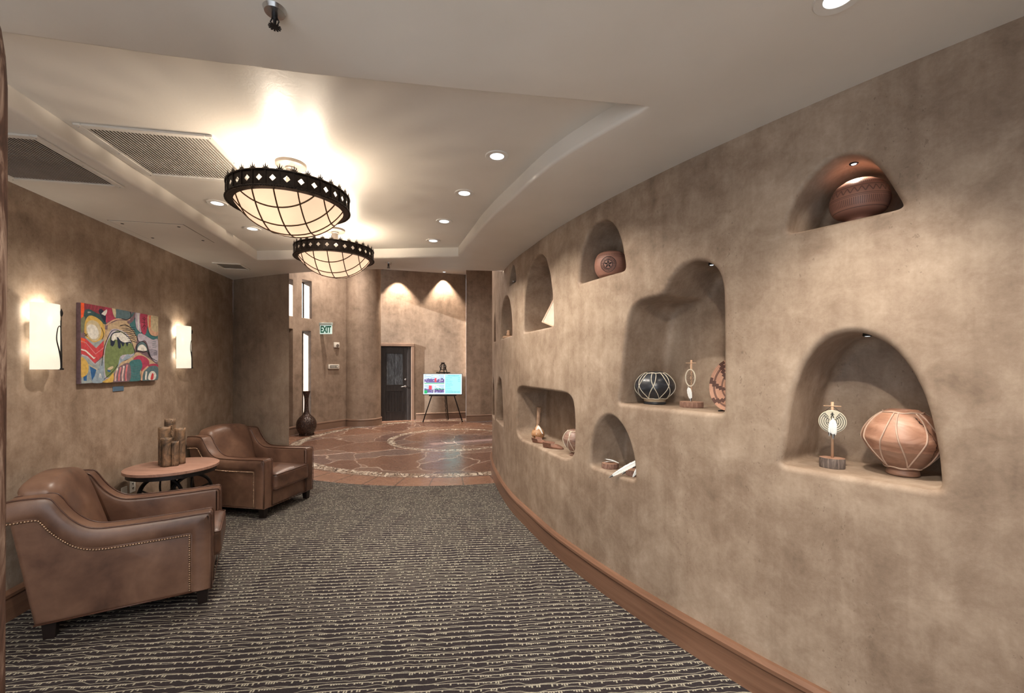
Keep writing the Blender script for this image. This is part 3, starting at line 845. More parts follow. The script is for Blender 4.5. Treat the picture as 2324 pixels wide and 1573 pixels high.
niche_lamp(1969, 762, .10, 'maze', 'tiny lit lamp in the head of the niche with the cracked clay pot')
# ------------------------------------------------------------------ grilles, panel, sprinklers
def ceiling_panel(name, label, cat, near_in, far_in, wid, side, z, slats, group=None, fr=.035):
    """rectangle on the ceiling: one long edge near_in -> far_in, extending by wid to a side"""
    a, b = Vector(near_in), Vector(far_in); u = (b - a).normalized(); L = (b - a).length
    t = thing(name, label, cat, (a.x, a.y, z), math.atan2(u.y, u.x), group)      # local x along the edge, y left of it
    y0, y1 = (0, wid) if side > 0 else (-wid, 0)
    bm = bmesh.new()
    if slats:
        box(bm, 0, L, y0, y0 + fr, -.012, 0, .003); box(bm, 0, L, y1 - fr, y1, -.012, 0, .003)
        box(bm, 0, fr, y0 + fr, y1 - fr, -.012, 0, .003); box(bm, L - fr, L, y0 + fr, y1 - fr, -.012, 0, .003)
        mesh_obj('frame', bm, M_white, t)
        bm = bmesh.new(); n = int((wid - 2 * fr) / .0165)
        for k in range(n):
            yc = y0 + fr + (wid - 2 * fr) * (k + .5) / n
            M = Matrix.Translation((0, yc, -.006)) @ Matrix.Rotation(math.radians(24), 4, 'X')
            box(bm, fr, L - fr, -.0078, .0078, -.0008, .0008, 0, 1, M)
        mesh_obj('louvres', bm, M_white, t)
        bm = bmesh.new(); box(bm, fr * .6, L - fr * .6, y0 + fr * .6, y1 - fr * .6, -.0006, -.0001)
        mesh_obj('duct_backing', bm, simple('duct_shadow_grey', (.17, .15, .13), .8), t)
        for xx in (fr * .5, L * .5, L - fr * .5):
            for yy in (y0 + fr * .5, y1 - fr * .5):
                bm = bmesh.new(); lathe(bm, [(0, -.0145), (.003, -.0135), (.004, -.012)], 10, Matrix.Translation((xx, yy, 0))); mesh_obj('screw', bm, M_chrome, t)
    else:
        box(bm, 0, L, y0, y1, -.004, 0, .002)
        mesh_obj('cover', bm, M_ceil, t)
        bm = bmesh.new()
        g = .006
        for q in ((-g, L + g, y0 - g, y0), (-g, L + g, y1, y1 + g), (-g, 0, y0, y1), (L, L + g, y0, y1)): box(bm, q[0], q[1], q[2], q[3], -.0012, 0)
        mesh_obj('gap', bm, simple('panel_gap', (.22, .19, .16), .8), t)
        for xx, yy in ((.06, y0 + .06), (L - .06, y0 + .06), (L - .06, y1 - .06), (.06, y1 - .06)):
            bm = bmesh.new(); lathe(bm, [(0, -.007), (.010, -.006), (.012, -.004)], 14, Matrix.Translation((xx, yy, 0))); mesh_obj('latch', bm, M_iron, t)
    return t
ceiling_panel('air_grille', 'large louvred air grille in the raised tray beside the nearer chandelier', 'vent', (-1.621, 2.305), (-1.735, 2.905), .645, 1, TRAY, True, 'louvred ceiling grilles')
ceiling_panel('air_grille', 'large louvred air grille in the low ceiling beside the wooden post', 'vent', (-2.361, 2.12), (-2.481, 2.735), .60, 1, CEIL, True, 'louvred ceiling grilles')
ceiling_panel('air_grille', 'small square air grille in the ceiling corner before the dark return wall', 'vent', (-3.038, 4.781), (-3.105, 5.07), .29, 1, CEIL, True, 'louvred ceiling grilles', .02)
ceiling_panel('access_panel', 'plain flush access panel in the low ceiling above the left wall', 'ceiling panel', (-2.672, 3.465), (-2.775, 3.965), .52, 1, CEIL, False)
def sprinkler(loc, label):
    t = thing('sprinkler', label, 'sprinkler', loc, 0, 'fire sprinklers')
    bm = bmesh.new(); lathe(bm, [(0, 0), (.035, 0), (.03, -.012), (.012, -.014), (0, -.014)], 28); autosmooth(mesh_obj('escutcheon', bm, M_chrome, t))
    bm = bmesh.new(); lathe(bm, [(0, -.012), (.009, -.012), (.009, -.03), (.005, -.034), (.005, -.05), (0, -.05)], 12)
    for s in (-1, 1): tube(bm, [(s * .008, 0, -.028), (s * .014, 0, -.040), (s * .008, 0, -.052), (0, 0, -.056)], .002, 6)
    autosmooth(mesh_obj('body', bm, M_iron, t))
    bm = bmesh.new()
    for k in range(12):
        M = Matrix.Translation((0, 0, -.057)) @ Matrix.Rotation(2 * PI * k / 12, 4, 'Z')
        box(bm, .006, .019, -.0028, .0028, -.0006, .0006, 0, 1, M)
    lathe(bm, [(0, -.0562), (.009, -.0562), (.009, -.0578), (0, -.0578)], 14)
    mesh_obj('deflector', bm, M_iron, t)
sprinkler((-.765, 1.375, CEIL), 'dark fire sprinkler at the top edge of the view over the hall')
sprinkler((-1.375, 4.75, CEIL), 'small fire sprinkler on the low ceiling before the lobby')
# ------------------------------------------------------------------ sconces, painting, plates on the left wall
def frame_left(px, z):
    q = on_left(px); return Vector((q.x, q.y, z)), math.atan2(LDIR.y, LDIR.x)       # local x runs along the wall away from the camera, -y into the hall
def sconce(px, label, mirror=False):
    p, a = frame_left(px, 1.558)
    t = thing('wall_sconce', label, 'wall light', p, a, 'parchment wall sconces')
    w, d, h = .088, .085, .44
    bm = bmesh.new(); n = 20
    lo = []; hi = []
    for k in range(n + 1):
        th = PI * k / n; x = -w * math.cos(th); y = -.02 - d * math.sin(th)
        lo.append(bm.verts.new((x, y, 0))); hi.append(bm.verts.new((x, y, h)))
    for k in range(n): bm.faces.new((lo[k], lo[k + 1], hi[k + 1], hi[k]))
    o = mesh_obj('shade', bm, M_shade, t, True); o.modifiers.new('thick', 'SOLIDIFY').thickness = .003
    bm = bmesh.new(); box(bm, -.05, .05, -.012, -.0005, .10, .34, .003); box(bm, -w * .8, w * .8, -.024, -.012, .19, .215); box(bm, -w * .8, w * .8, -.024, -.012, .30, .325)
    mesh_obj('back_plate', bm, M_iron, t)
    # iron reed and leaf wrapped over the shade, near its far side
    bm = bmesh.new()
    def sp(th, z, off=.006): return (-(w + off) * math.cos(th), -.02 - (d + off) * math.sin(th), z)
    base = math.radians(118)
    def stem(pts, rads):
        P = catmull([Vector((th, z, 0)) for th, z in pts], 6); R_ = [rads[0] + (rads[1] - rads[0]) * i / (len(P) - 1) for i in range(len(P))]
        tube(bm, [sp(math.radians(q.x), q.y) for q in P], R_, 7)
    stem([(122, .0), (126, .10), (136, .20), (140, .28), (132, .35), (126, .37)], (.005, .0015))
    stem([(119, .0), (112, .06), (98, .13), (86, .20), (90, .27), (100, .295), (106, .285)], (.005, .0015))
    stem([(128, .0), (142, .10), (150, .2), (146, .30)], (.004, .0015))
    for th, z, tl in ((146, .30, 12), (128, .36, -10)):
        q = catmull([Vector((th, z, 0)), Vector((th + tl * .5, z + .03, 0)), Vector((th + tl, z + .055, 0))], 5)
        tube(bm, [sp(math.radians(v.x), v.y) for v in q], [.001, .004, .006, .008, .0085, .008, .007, .005, .003, .002, .0008][:len(q)], 7, False, .5)
    x, y, z = sp(math.radians(122), 0); box(bm, x - .014, x + .014, y - .006, y + .01, -.004, .008, .002)
    mesh_obj('iron_reed', bm, M_iron, t, True)
    for zz, e in ((.13, .35), (.385, .9)):
        l = bpy.data.lights.new('sconce_bulb', 'POINT'); l.energy = LP['sconce'] * e; l.color = (1, .88, .70); l.shadow_soft_size = .02
        o = bpy.data.objects.new('sconce_bulb', l); C.objects.link(o); o.parent = t; o.location = (0, -.055, zz)
    return t
sconce(86, 'glowing half-round parchment sconce left of the painting, nearest the wooden post')
sconce(406, 'glowing half-round parchment sconce right of the painting, towards the lobby')
def painting():
    A, B = on_left(172.5), on_left(350)
    Wd = (B - A).length; Wd = (Vector((B.x, B.y)) - Vector((A.x, A.y))).length; Hh = .605
    t = thing('painting', 'unframed colourful abstract canvas with green hill shape hanging between the sconces', 'painting', (A.x, A.y, 1.447), math.atan2(LDIR.y, LDIR.x))
    # homography of the crop corners onto the canvas
    src = [(84, 1376), (1276, 1326), (1306, 322), (98, 124)]; dst = [(0, 0), (1, 0), (1, 1), (0, 1)]
    rows = []; rhs = []
    for (x, y), (u, v) in zip(src, dst):
        rows.append([x, y, 1, 0, 0, 0, -u * x, -u * y]); rhs.append(u)
        rows.append([0, 0, 0, x, y, 1, -v * x, -v * y]); rhs.append(v)
    n = 8; Mx = [r[:] + [b] for r, b in zip(rows, rhs)]
    for i in range(n):
        p = max(range(i, n), key=lambda k: abs(Mx[k][i])); Mx[i], Mx[p] = Mx[p], Mx[i]
        for k in range(n):
            if k != i:
                f = Mx[k][i] / Mx[i][i]
                for j in range(i, n + 1): Mx[k][j] -= f * Mx[i][j]
    hcf = [Mx[i][n] / Mx[i][i] for i in range(n)]
    def uv(x, y):
        w_ = hcf[6] * x + hcf[7] * y + 1
        return (min(1, max(0, (hcf[0] * x + hcf[1] * y + hcf[2]) / w_)) * Wd, min(1, max(0, (hcf[3] * x + hcf[4] * y + hcf[5]) / w_)) * Hh)
    cols = {}
    mats = []
    def mi(c):
        if c not in cols:
            cols[c] = len(mats); mats.append(simple('paint_%s' % c, PC[c], .55, 0, .22, 34, .25))
        return cols[c]
    PC = dict(cream=(.50, .42, .27), white=(.66, .64, .58), grey=(.28, .32, .32), lav=(.42, .38, .44), tan=(.46, .34, .21), red=(.50, .055, .065), orange=(.75, .10, .03),
              maroon=(.22, .035, .05), crimson=(.36, .045, .09), teal=(.045, .15, .16), dteal=(.03, .075, .08), slate=(.09, .15, .17), green=(.15, .20, .08), olive=(.16, .17, .10),
              yellow=(.55, .36, .09), blue=(.02, .10, .26), navy=(.012, .022, .045), black=(.012, .011, .012), pink=(.55, .22, .24), peach=(.55, .33, .22), lblue=(.25, .32, .38), mauve=(.17, .11, .13))
    bm = bmesh.new(); box(bm, 0, Wd, -.03, -.001, 0, Hh, .002); 
    for f in bm.faces: f.material_index = mi('mauve')
    lay = [0]
    def poly(c, pts, sm=True):
        lay[0] += 1; y = -.0302 - lay[0] * .00004
        P = catmull([Vector((a, b)) for a, b in pts], 5, True) if sm else [Vector(q) for q in pts]
        vs = [Vector(uv(q.x, q.y)) for q in P]
        cl = []
        for q in vs:
            if not cl or (q - cl[-1]).length > .0008: cl.append(q)
        if len(cl) > 2 and (cl[0] - cl[-1]).length < .0008: cl.pop()
        if len(cl) < 3: return
        V, fs = cdt_fill(cl, []); bv = [bm.verts.new((v.x, y, v.y)) for v in V]
        for f in fs:
            try: ff = bm.faces.new([bv[i] for i in f]); ff.material_index = mi(c); ff.normal_update(); (ff.normal.y > 0) and ff.normal_flip()
            except ValueError: pass
    def line(c, pts, w_=8, sm=True):
        P = catmull([Vector((a, b)) for a, b in pts], 5) if sm else [Vector(q) for q in pts]
        L_, R_ = [], []
        for i, q in enumerate(P):
            t_ = (P[min(i + 1, len(P) - 1)] - P[max(i - 1, 0)]).normalized(); nn = Vector((-t_.y, t_.x)) * w_ / 2
            L_.append(q + nn); R_.append(q - nn)
        poly(c, [tuple(v) for v in L_ + R_[::-1]], False)
    # blocks of colour, back to front
    poly('maroon', [(95, 120), (560, 190), (660, 380), (470, 430), (160, 300), (95, 300)], False)
    poly('tan', [(440, 430), (660, 370), (900, 420), (960, 700), (900, 900), (1000, 900), (1270, 1100), (1100, 1200), (980, 1330), (440, 1350), (430, 900)])
    poly('teal', [(850, 440), (960, 250), (1300, 560), (1290, 700), (1000, 660), (920, 560)])
    poly('orange', [(98, 120), (150, 130), (148, 330), (98, 390)], False)
    poly('crimson', [(470, 180), (570, 190), (620, 330), (650, 380), (480, 450)])
    for x in (180, 230, 290, 345): line('maroon', [(x + 20, 150), (x, 230)], 20); line('crimson', [(x + 38, 150), (x + 14, 240)], 9)
    poly('dteal', [(150, 260), (220, 225), (330, 280), (440, 340), (480, 460), (330, 400), (200, 370), (140, 420)])
    poly('navy', [(370, 250), (420, 220), (480, 330), (460, 430), (420, 360)])
    poly('white', [(415, 290), (490, 225), (500, 260), (470, 320), (440, 310)]); poly('grey', [(205, 262), (255, 272), (205, 288)])
    poly('olive', [(95, 390), (160, 350), (140, 540), (100, 600)])
    poly('yellow', [(160, 420), (230, 325), (360, 370), (450, 480), (450, 640), (350, 745), (240, 730), (150, 620)])
    poly('cream', [(175, 470), (240, 400), (340, 420), (400, 520), (390, 640), (320, 720), (230, 690), (180, 600)])
    poly('white', [(190, 500), (250, 462), (330, 500), (365, 600), (330, 680), (250, 680), (200, 600)])
    line('black', [(148, 600), (188, 655)], 10); line('black', [(192, 610), (150, 645)], 10)
    line('black', [(405, 510), (440, 600), (420, 680), (340, 745), (240, 735)], 9)
    poly('grey', [(150, 650), (290, 740), (430, 690), (430, 800), (320, 830), (200, 720)])
    poly('red', [(92, 668), (170, 690), (320, 830), (440, 710), (440, 930), (300, 1060), (160, 950), (92, 920)], False)
    poly('orange', [(92, 668), (150, 690), (150, 760), (92, 740)], False)
    line('pink', [(92, 720), (170, 750), (310, 920), (440, 820)], 12, False); line('white', [(92, 850), (160, 870), (290, 990), (300, 970)], 22, False)
    line('lav', [(100, 930), (180, 960), (300, 1080), (430, 980)], 20, False)
    poly('grey', [(90, 940), (170, 960), (300, 1090), (440, 960), (450, 1200), (420, 1350), (90, 1370)], False)
    poly('yellow', [(88, 980), (150, 1000), (200, 1090), (190, 1200), (140, 1260), (88, 1260)])
    poly('blue', [(200, 1100), (320, 1160), (270, 1330), (230, 1320)], False); poly('blue', [(120, 1270), (175, 1240), (170, 1330), (125, 1325)], False)
    line('cream', [(200, 1080), (330, 1160)], 14); line('lblue', [(210, 1100), (240, 1320)], 16); line('black', [(345, 1160), (400, 1110), (430, 1000)], 8)
    poly('lblue', [(340, 1180), (430, 1000), (460, 1230), (430, 1350), (250, 1350)]); line('white', [(360, 1280), (375, 1220), (390, 1290)], 10)
    line('mauve', [(480, 540), (500, 450), (600, 400), (680, 370), (860, 370), (960, 280)], 36); line('peach', [(480, 470), (600, 390), (700, 370), (860, 380)], 20)
    poly('slate', [(630, 215), (860, 255), (870, 330), (830, 370), (660, 360), (630, 340)]); line('black', [(860, 255), (870, 330), (810, 378), (720, 365)], 12)
    poly('cream', [(575, 200), (632, 212), (630, 345), (600, 320)]); line('mauve', [(950, 260), (890, 380), (820, 430)], 44)
    # green hill
    poly('lav', [(560, 540), (700, 545), (830, 640), (915, 900), (860, 960), (700, 1040), (640, 1150), (500, 1290), (440, 1260), (440, 900), (490, 700)])
    poly('green', [(450, 900), (520, 680), (640, 560), (760, 590), (860, 730), (915, 880), (870, 920), (700, 950), (640, 1130), (520, 1270), (455, 1240)])
    poly('white', [(555, 620), (620, 575), (720, 575), (800, 640), (850, 700), (850, 750), (760, 740), (650, 700), (600, 700), (560, 740)])
    line('navy', [(548, 790), (552, 650), (600, 590), (700, 575)], 16)
    poly('navy', [(545, 700), (560, 800), (600, 770), (640, 660), (660, 820), (700, 820), (700, 745), (735, 805), (770, 740), (800, 800), (820, 750), (860, 750), (850, 725), (760, 740), (700, 710), (650, 655), (600, 720)])
    line('black', [(430, 1310), (560, 1200), (640, 1100), (700, 1040), (800, 1000), (915, 910), (905, 840), (850, 690), (720, 580), (620, 545), (550, 580), (480, 720), (435, 860), (400, 1100)], 9)
    poly('lblue', [(690, 960), (720, 1000), (800, 920), (860, 960), (900, 900), (880, 960), (700, 1050), (640, 1140), (680, 1000)])
    poly('cream', [(490, 1140), (570, 1105), (570, 1140), (510, 1170)]); poly('blue', [(485, 1165), (530, 1170), (530, 1195), (495, 1190)])
    for k in range(8):
        y = 480 + 33 * k; line('navy', [(700 + 18 * k, y), (790 + 14 * k, y - 5 + (k % 2) * 8), (860 + 12 * k, y + 22), (930 + 3 * k, y + 14)], 6)
    line('black', [(690, 480), (780, 455), (880, 530), (950, 640), (970, 700)], 6)
    # upper right
    poly('lav', [(945, 265), (1020, 280), (1030, 560), (990, 560), (945, 480)]); line('white', [(985, 280), (985, 540)], 14)
    poly('crimson', [(1020, 275), (1140, 300), (1130, 480), (1090, 610), (1040, 580), (1015, 480)])
    line('black', [(1080, 330), (1075, 530)], 8); line('black', [(1040, 415), (1110, 430)], 7); line('black', [(1045, 510), (1080, 460), (1110, 500)], 7); line('black', [(1055, 350), (1080, 380), (1110, 350)], 6)
    poly('peach', [(1140, 300), (1306, 322), (1300, 600), (1220, 630), (1150, 560)]); line('orange', [(1175, 310), (1165, 500)], 14)
    poly('cream', [(1195, 312), (1306, 325), (1300, 550), (1230, 560), (1190, 500)])
    poly('lav', [(970, 620), (1040, 600), (1200, 690), (1290, 700), (1280, 1030), (1180, 980), (1100, 720), (990, 720)])
    for k in range(6): line('navy', [(1130, 860 + 20 * k), (1190, 850 + 18 * k), (1275, 870 + 12 * k)], 6)
    for k in range(4): line('slate', [(1200, 720 + 30 * k), (1260, 715 + 30 * k)], 7)
    poly('slate', [(945, 860), (960, 760), (1030, 718), (1100, 770), (1125, 880), (1040, 850)]); poly('white', [(960, 850), (985, 790), (1035, 770), (1085, 800), (1110, 860), (1050, 870), (1000, 865)])
    line('black', [(945, 890), (955, 780), (1030, 720), (1100, 770), (1130, 890), (1180, 980), (1270, 1030)], 9); line('black', [(960, 880), (1000, 870), (1050, 890), (1110, 870)], 8)
    # lower right
    poly('crimson', [(890, 1000), (980, 940), (1100, 980), (1140, 1070), (1060, 1190), (1010, 1160), (1000, 1030)])
    poly('teal', [(830, 1050), (900, 1010), (1000, 1010), (1030, 1110), (990, 1200), (985, 1330), (790, 1340), (810, 1180)])
    for k in range(5): line('slate', [(830, 1110 + 40 * k), (900, 1130 + 40 * k), (990, 1110 + 40 * k)], 7)
    poly('mauve', [(620, 1160), (820, 1060), (820, 1340), (570, 1350)])
    for k in range(4): line('pink' if k % 2 else 'white', [(640 + 50 * k, 1140 - 18 * k), (610 + 52 * k, 1240), (600 + 56 * k, 1335)], 24); line('red', [(628 + 50 * k, 1170 - 18 * k), (596 + 54 * k, 1330)], 7)
    poly('yellow', [(400, 1350), (500, 1290), (570, 1210), (560, 1345)])
    poly('crimson', [(1080, 1110), (1180, 1070), (1272, 1080), (1272, 1120), (1150, 1120)])
    poly('slate', [(1050, 1200), (1120, 1120), (1270, 1120), (1262, 1320), (1010, 1330)]); line('peach', [(1010, 1330), (1030, 1200), (1120, 1110)], 26)
    line('white', [(1075, 1320), (1090, 1190)], 26); poly('white', [(1110, 1310), (1150, 1200), (1210, 1190), (1245, 1250), (1210, 1320)]); poly('red', [(1150, 1310), (1180, 1220), (1205, 1240), (1190, 1315)])
    mesh_obj('canvas', bm, mats, t, False, False)
painting()
def wall_plate(px, z0, z1, w, label, cat, name, m, detail=None, r=.004):
    p, a = frame_left(px, z0)
    t = thing(name, label, cat, p, a)
    bm = bmesh.new(); box(bm, -w / 2, w / 2, -.006, -.0003, 0, z1 - z0, r * .5, 2); mesh_obj('plate', bm, m, t)
    if detail:
        for zc in (.036, .078):
            bm = bmesh.new()
            for dx in (-.006, .006): box(bm, dx - .0012, dx + .0012, -.0095, -.006, zc - .006, zc + .006)
            lathe(bm, [(0, -.0005), (.0026, -.0005), (.0026, .003), (0, .003)], 10, Matrix.Translation((0, -.006, zc - .012)) @ Matrix.Rotation(PI / 2, 4, 'X'))
            mesh_obj('socket', bm, M_foot, t)
wall_plate(267.5, 1.369, 1.411, .125, 'small blue caption plaque below the painting', 'plaque', 'plaque', simple('blue_plaque', (.10, .17, .25), .35, .2, .1))
wall_plate(300, .47, .585, .07, 'ivory power outlet low on the left wall behind the round table', 'outlet', 'power_outlet', M_trimwhite, True)
wall_plate(281, .455, .545, .07, 'blank ivory cover plate beside the power outlet behind the table', 'outlet', 'cover_plate', M_trimwhite)
# ------------------------------------------------------------------ leather armchairs
def armchair():
    root = thing('armchair', 'brown leather club armchair with nailhead trim nearest the camera, by the wooden post', 'armchair', (0, 0, 0), 0, 'brown leather armchairs either side of the round table')
    Wd, at_ = .78, .125
    top = [(-.515, .815), (-.50, .826), (-.42, .830), (-.345, .824), (-.315, .795), (-.285, .742), (-.245, .685), (-.195, .638), (-.14, .613), (-.06, .606), (.08, .604), (.25, .606), (.40, .610), (.422, .602), (.43, .585)]
    tp_ = catmull([Vector(q) for q in top], 4)
    low = [Vector((.432, .30)), Vector((.425, .105)), Vector((-.40, .105))]
    prof_ = [(q.x, q.y) for q in tp_ + low]
    inner = catmull([Vector(q) for q in [(-.505, .712), (-.40, .716), (-.375, .700), (-.34, .645), (-.29, .585), (-.235, .535), (-.17, .503), (-.08, .492), (.10, .492), (.318, .494)]], 5)
    for s in (1, -1):
        y_out = s * Wd / 2; y_in = s * (Wd / 2 - at_)
        bm = bmesh.new(); prism(bm, prof_, min(y_out, y_in), max(y_out, y_in), 'y', .022, 4)
        arm = autosmooth(mesh_obj('arm', bm, M_leather, root), 50)
        # border band standing proud of the side
        bm = bmesh.new()
        ob = [Vector((q.x, q.y - .006)) for q in tp_[2:-5]] + [Vector((.405, .597)), Vector((.418, .57)), Vector((.412, .112))]
        ib = [q for q in inner] + [Vector((.322, .48)), Vector((.322, .112))]
        def res(P, n):
            L_ = [0]
            for a, b in zip(P, P[1:]): L_.append(L_[-1] + (b - a).length)
            out = []
            for k in range(n):
                d = L_[-1] * k / (n - 1); i = max(j for j in range(len(P) - 1) if L_[j] <= d + 1e-9)
                out.append(P[i].lerp(P[i + 1], min(1, (d - L_[i]) / max(1e-9, L_[i + 1] - L_[i]))))
            return out
        # split at the corner so the mitre stays put
        na, nb = 40, 16
        A = res(ob[:-2] , na) + res(ob[-2:], nb)[1:]; B = res(ib[:-1], na) + res(ib[-2:], nb)[1:]
        rows = []
        for (f, y) in ((0, 0), (.08, .006), (.3, .012), (.7, .012), (.94, .006), (1, 0)):
            rows.append([bm.verts.new((a.x + (b.x - a.x) * f, y_out + s * (y - .002), a.y + (b.y - a.y) * f)) for a, b in zip(A, B)])
        for r0, r1 in zip(rows, rows[1:]):
            for i in range(len(r0) - 1): bm.faces.new((r0[i], r0[i + 1], r1[i + 1], r1[i]))
        autosmooth(mesh_obj('border_band', bm, M_leather, arm), 60)
        bm = bmesh.new()
        e = [(q.x, y_out - s * .003, q.y + .0005) for q in tp_[1:]] + [(.431, y_out - s * .003, .3), (.426, y_out - s * .003, .108)]
        tube(bm, e, .0042, 6)
        e = [(q.x, y_in + s * .006, q.y - .001) for q in tp_[1:]] + [(.431, y_in + s * .006, .3), (.426, y_in + s * .006, .108)]
        tube(bm, e, .0042, 6)
        mesh_obj('piping', bm, M_pipe, arm, True)
        bm = bmesh.new()
        path = res([q + Vector((.004, -.010)) for q in inner[:-1]] + [Vector((.310, .482))], 66) + res([Vector((.310, .482)), Vector((.310, .125))], 26)[1:]
        for q in path:
            lathe(bm, [(.0072, 0), (.0062, .0035), (.0035, .0056), (0, .006)], 8, Matrix.Translation((q.x, y_out + s * .0035, q.y)) @ Matrix.Rotation(-s * PI / 2, 4, 'X'))
        mesh_obj('nailhead_trim', bm, M_nail, arm, True)
        tb = bmesh.new()
        tube(tb, [(q.x, y_out + s * .001, q.y) for q in path], .0045, 6, False)
        mesh_obj('trim_ribbon', tb, M_pipe, arm, True)
    iw = Wd / 2 - at_
    # back: outer shell and puffed inside back
    def backfn(c, p):
        x, y, z = c
        crown = .045 * (1 - (p.y) ** 2) * max(0, p.z)
        bulge = .035 * (1 - p.y ** 2) * (1 - p.z ** 2) if p.x > 0 else 0
        lean = -(z + .25) * .30
        return Vector((x + bulge + lean, y, z + crown))
    bm = bmesh.new(); rbox(bm, (.085, iw + .012, .265), .045, 12, backfn)
    for v in bm.verts: v.co += Vector((-.285, 0, .60))
    mesh_obj('inside_back', bm, M_leather, root, True)
    bm = bmesh.new(); prism(bm, [(-.515, .80), (-.50, .835), (-.43, .845), (-.38, .83), (-.30, .30), (-.30, .11), (-.40, .105)], -iw - .01, iw + .01, 'y', .012, 2)
    autosmooth(mesh_obj('outside_back', bm, M_leather, root))
    # seat cushion
    bm = bmesh.new()
    def seatfn(c, p): return Vector((c.x, c.y, c.z + (.022 * (1 - p.x ** 2) * (1 - p.y ** 2) if p.z > 0 else 0)))
    rbox(bm, (.335, iw - .004, .085), .028, 12, seatfn)
    for v in bm.verts: v.co += Vector((.135, 0, .355))
    seat = mesh_obj('seat_cushion', bm, M_leather, root, True)
    bm = bmesh.new()
    for z in (.433, .280):
        tube(bm, [(-.1, iw - .008, z), (.455, iw - .008, z), (.464, iw - .018, z), (.4645, 0, z), (.464, -iw + .018, z), (.455, -iw + .008, z), (-.1, -iw + .008, z)], .0045, 6)
    mesh_obj('piping', bm, M_pipe, seat, True)
    bm = bmesh.new(); box(bm, -.38, .415, -iw - .01, iw + .01, .105, .268, .014, 3)
    autosmooth(mesh_obj('front_rail', bm, M_leather, root))
    bm = bmesh.new(); tube(bm, [(-.40, Wd / 2 - .004, .107), (.428, Wd / 2 - .004, .107), (.428, -Wd / 2 + .004, .107), (-.40, -Wd / 2 + .004, .107)], .005, 6)
    mesh_obj('bottom_welt', bm, M_pipe, root, True)
    for sx in (.375, -.345):
        for sy in (-.335, .335):
            bm = bmesh.new(); vs = box(bm, sx - .032, sx + .032, sy - .032, sy + .032, .004, .108, .003)
            for v in vs:
                if v.co.z < .05: v.co.x = sx + (v.co.x - sx) * .8; v.co.y = sy + (v.co.y - sy) * .8
            mesh_obj('foot', bm, M_foot, root)
    return root
c1 = armchair()
a1 = math.radians(30.5)
fc = Vector((-1.99, 2.83)) + Vector((-math.sin(a1), math.cos(a1))) * .39       # front centre
cen = fc - Vector((math.cos(a1), math.sin(a1))) * .43
c1.location = (cen.x, cen.y, 0); c1.rotation_euler.z = a1
c2 = dup(c1)
a2 = math.radians(-11)
f0 = Vector((-2.545, 4.375)); fc = f0 + Vector((-math.sin(a2), math.cos(a2))) * .39
cen = fc - Vector((math.cos(a2), math.sin(a2))) * .43
c2.location = (cen.x, cen.y, 0); c2.rotation_euler.z = a2
tag(c2, 'brown leather club armchair with nailhead trim beyond the round table, towards the lobby', 'armchair')
# ------------------------------------------------------------------ round crank table
TX, TY, TZ = -2.94, 3.70, .72
def table():
    t = thing('side_table', 'round wooden side table on a black iron wheel base between the armchairs', 'table', (TX, TY, .004), 0)
    R = .333
    bm = bmesh.new(); lathe(bm, [(0, TZ - .030), (R - .004, TZ - .030), (R, TZ - .026), (R, TZ - .006), (R - .003, TZ - .004), (0, TZ - .004)], 80)
    autosmooth(mesh_obj('table_top', bm, M_top, t))
    bm = bmesh.new(); lathe(bm, [(0, TZ - .030), (R - .022, TZ - .030), (R - .022, TZ - .066), (R - .030, TZ - .066), (R - .030, TZ - .04), (0, TZ - .04)], 80)
    autosmooth(mesh_obj('apron_ring', bm, M_iron, t))
    bm = bmesh.new(); lathe(bm, [(0, .10), (.05, .10), (.05, .14), (.032, .16), (.028, .44), (.04, .46), (.04, .50), (.016, .51), (.016, .64), (.07, .65), (.075, TZ - .04), (0, TZ - .04)], 24)
    n = 200; tube(bm, [(.018 * math.cos(40 * k / n * PI), .018 * math.sin(40 * k / n * PI), .51 + .13 * k / n) for k in range(n)], .0028, 4)
    autosmooth(mesh_obj('column', bm, M_iron, t))
    def wheel(loc, r, axis_ang):
        bm = bmesh.new()
        M = Matrix.Translation(loc) @ Matrix.Rotation(axis_ang, 4, 'Z')
        tube(bm, [M @ Vector((r * math.cos(2 * PI * k / 48), 0, r * math.sin(2 * PI * k / 48))) for k in range(48)], .017, 8, True, .8)
        for k in range(5):
            a = 2 * PI * k / 5 + .3
            P = [M @ Vector((rr * math.cos(a + bend), 0, rr * math.sin(a + bend))) for rr, bend in ((.02, 0), (r * .5, .08), (r, 0))]
            tube(bm, catmull(P, 4), .007, 6)
        lathe(bm, [(0, -.02), (.026, -.02), (.026, .02), (0, .02)], 16, M @ Matrix.Rotation(PI / 2, 4, 'X'))
        return autosmooth(mesh_obj('crank_wheel', bm, M_iron, t))
    wheel((-.05, -.07, .47), .165, .15); wheel((.12, .06, .47), .15, 1.0)
    for k in range(4):
        a = PI / 4 + PI / 2 * k
        bm = bmesh.new()
        P = catmull([Vector((.03, 0, .40)), Vector((.10, 0, .33)), Vector((.16, 0, .18)), Vector((.22, 0, .06)), Vector((.27, 0, .014))], 6)
        M = Matrix.Rotation(a, 4, 'Z')
        tube(bm, [M @ p for p in P], .015, 8, False, .7); 
        for v in box(bm, .24, .30, -.022, .022, 0, .018, .004): v.co = M @ v.co
        autosmooth(mesh_obj('leg', bm, M_iron, t))
table()
def mk_bark():
    t = NT('charred_clay_bark')
    a = t.noise(7, 5, .65, dist=1.5); b = t.noise(24, 4, .6, t.map(sc=(1, 1, .35)))
    col = t.ramp(t.math('ADD', t.math('MULTIPLY', a, .7), t.math('MULTIPLY', b, .3)), [(.36, (.030, .020, .014)), (.47, (.12, .075, .045)), (.58, (.27, .16, .09)), (.72, (.40, .25, .14))])
    t.bump(b, .6, .006)
    return t.fin(col, .6)
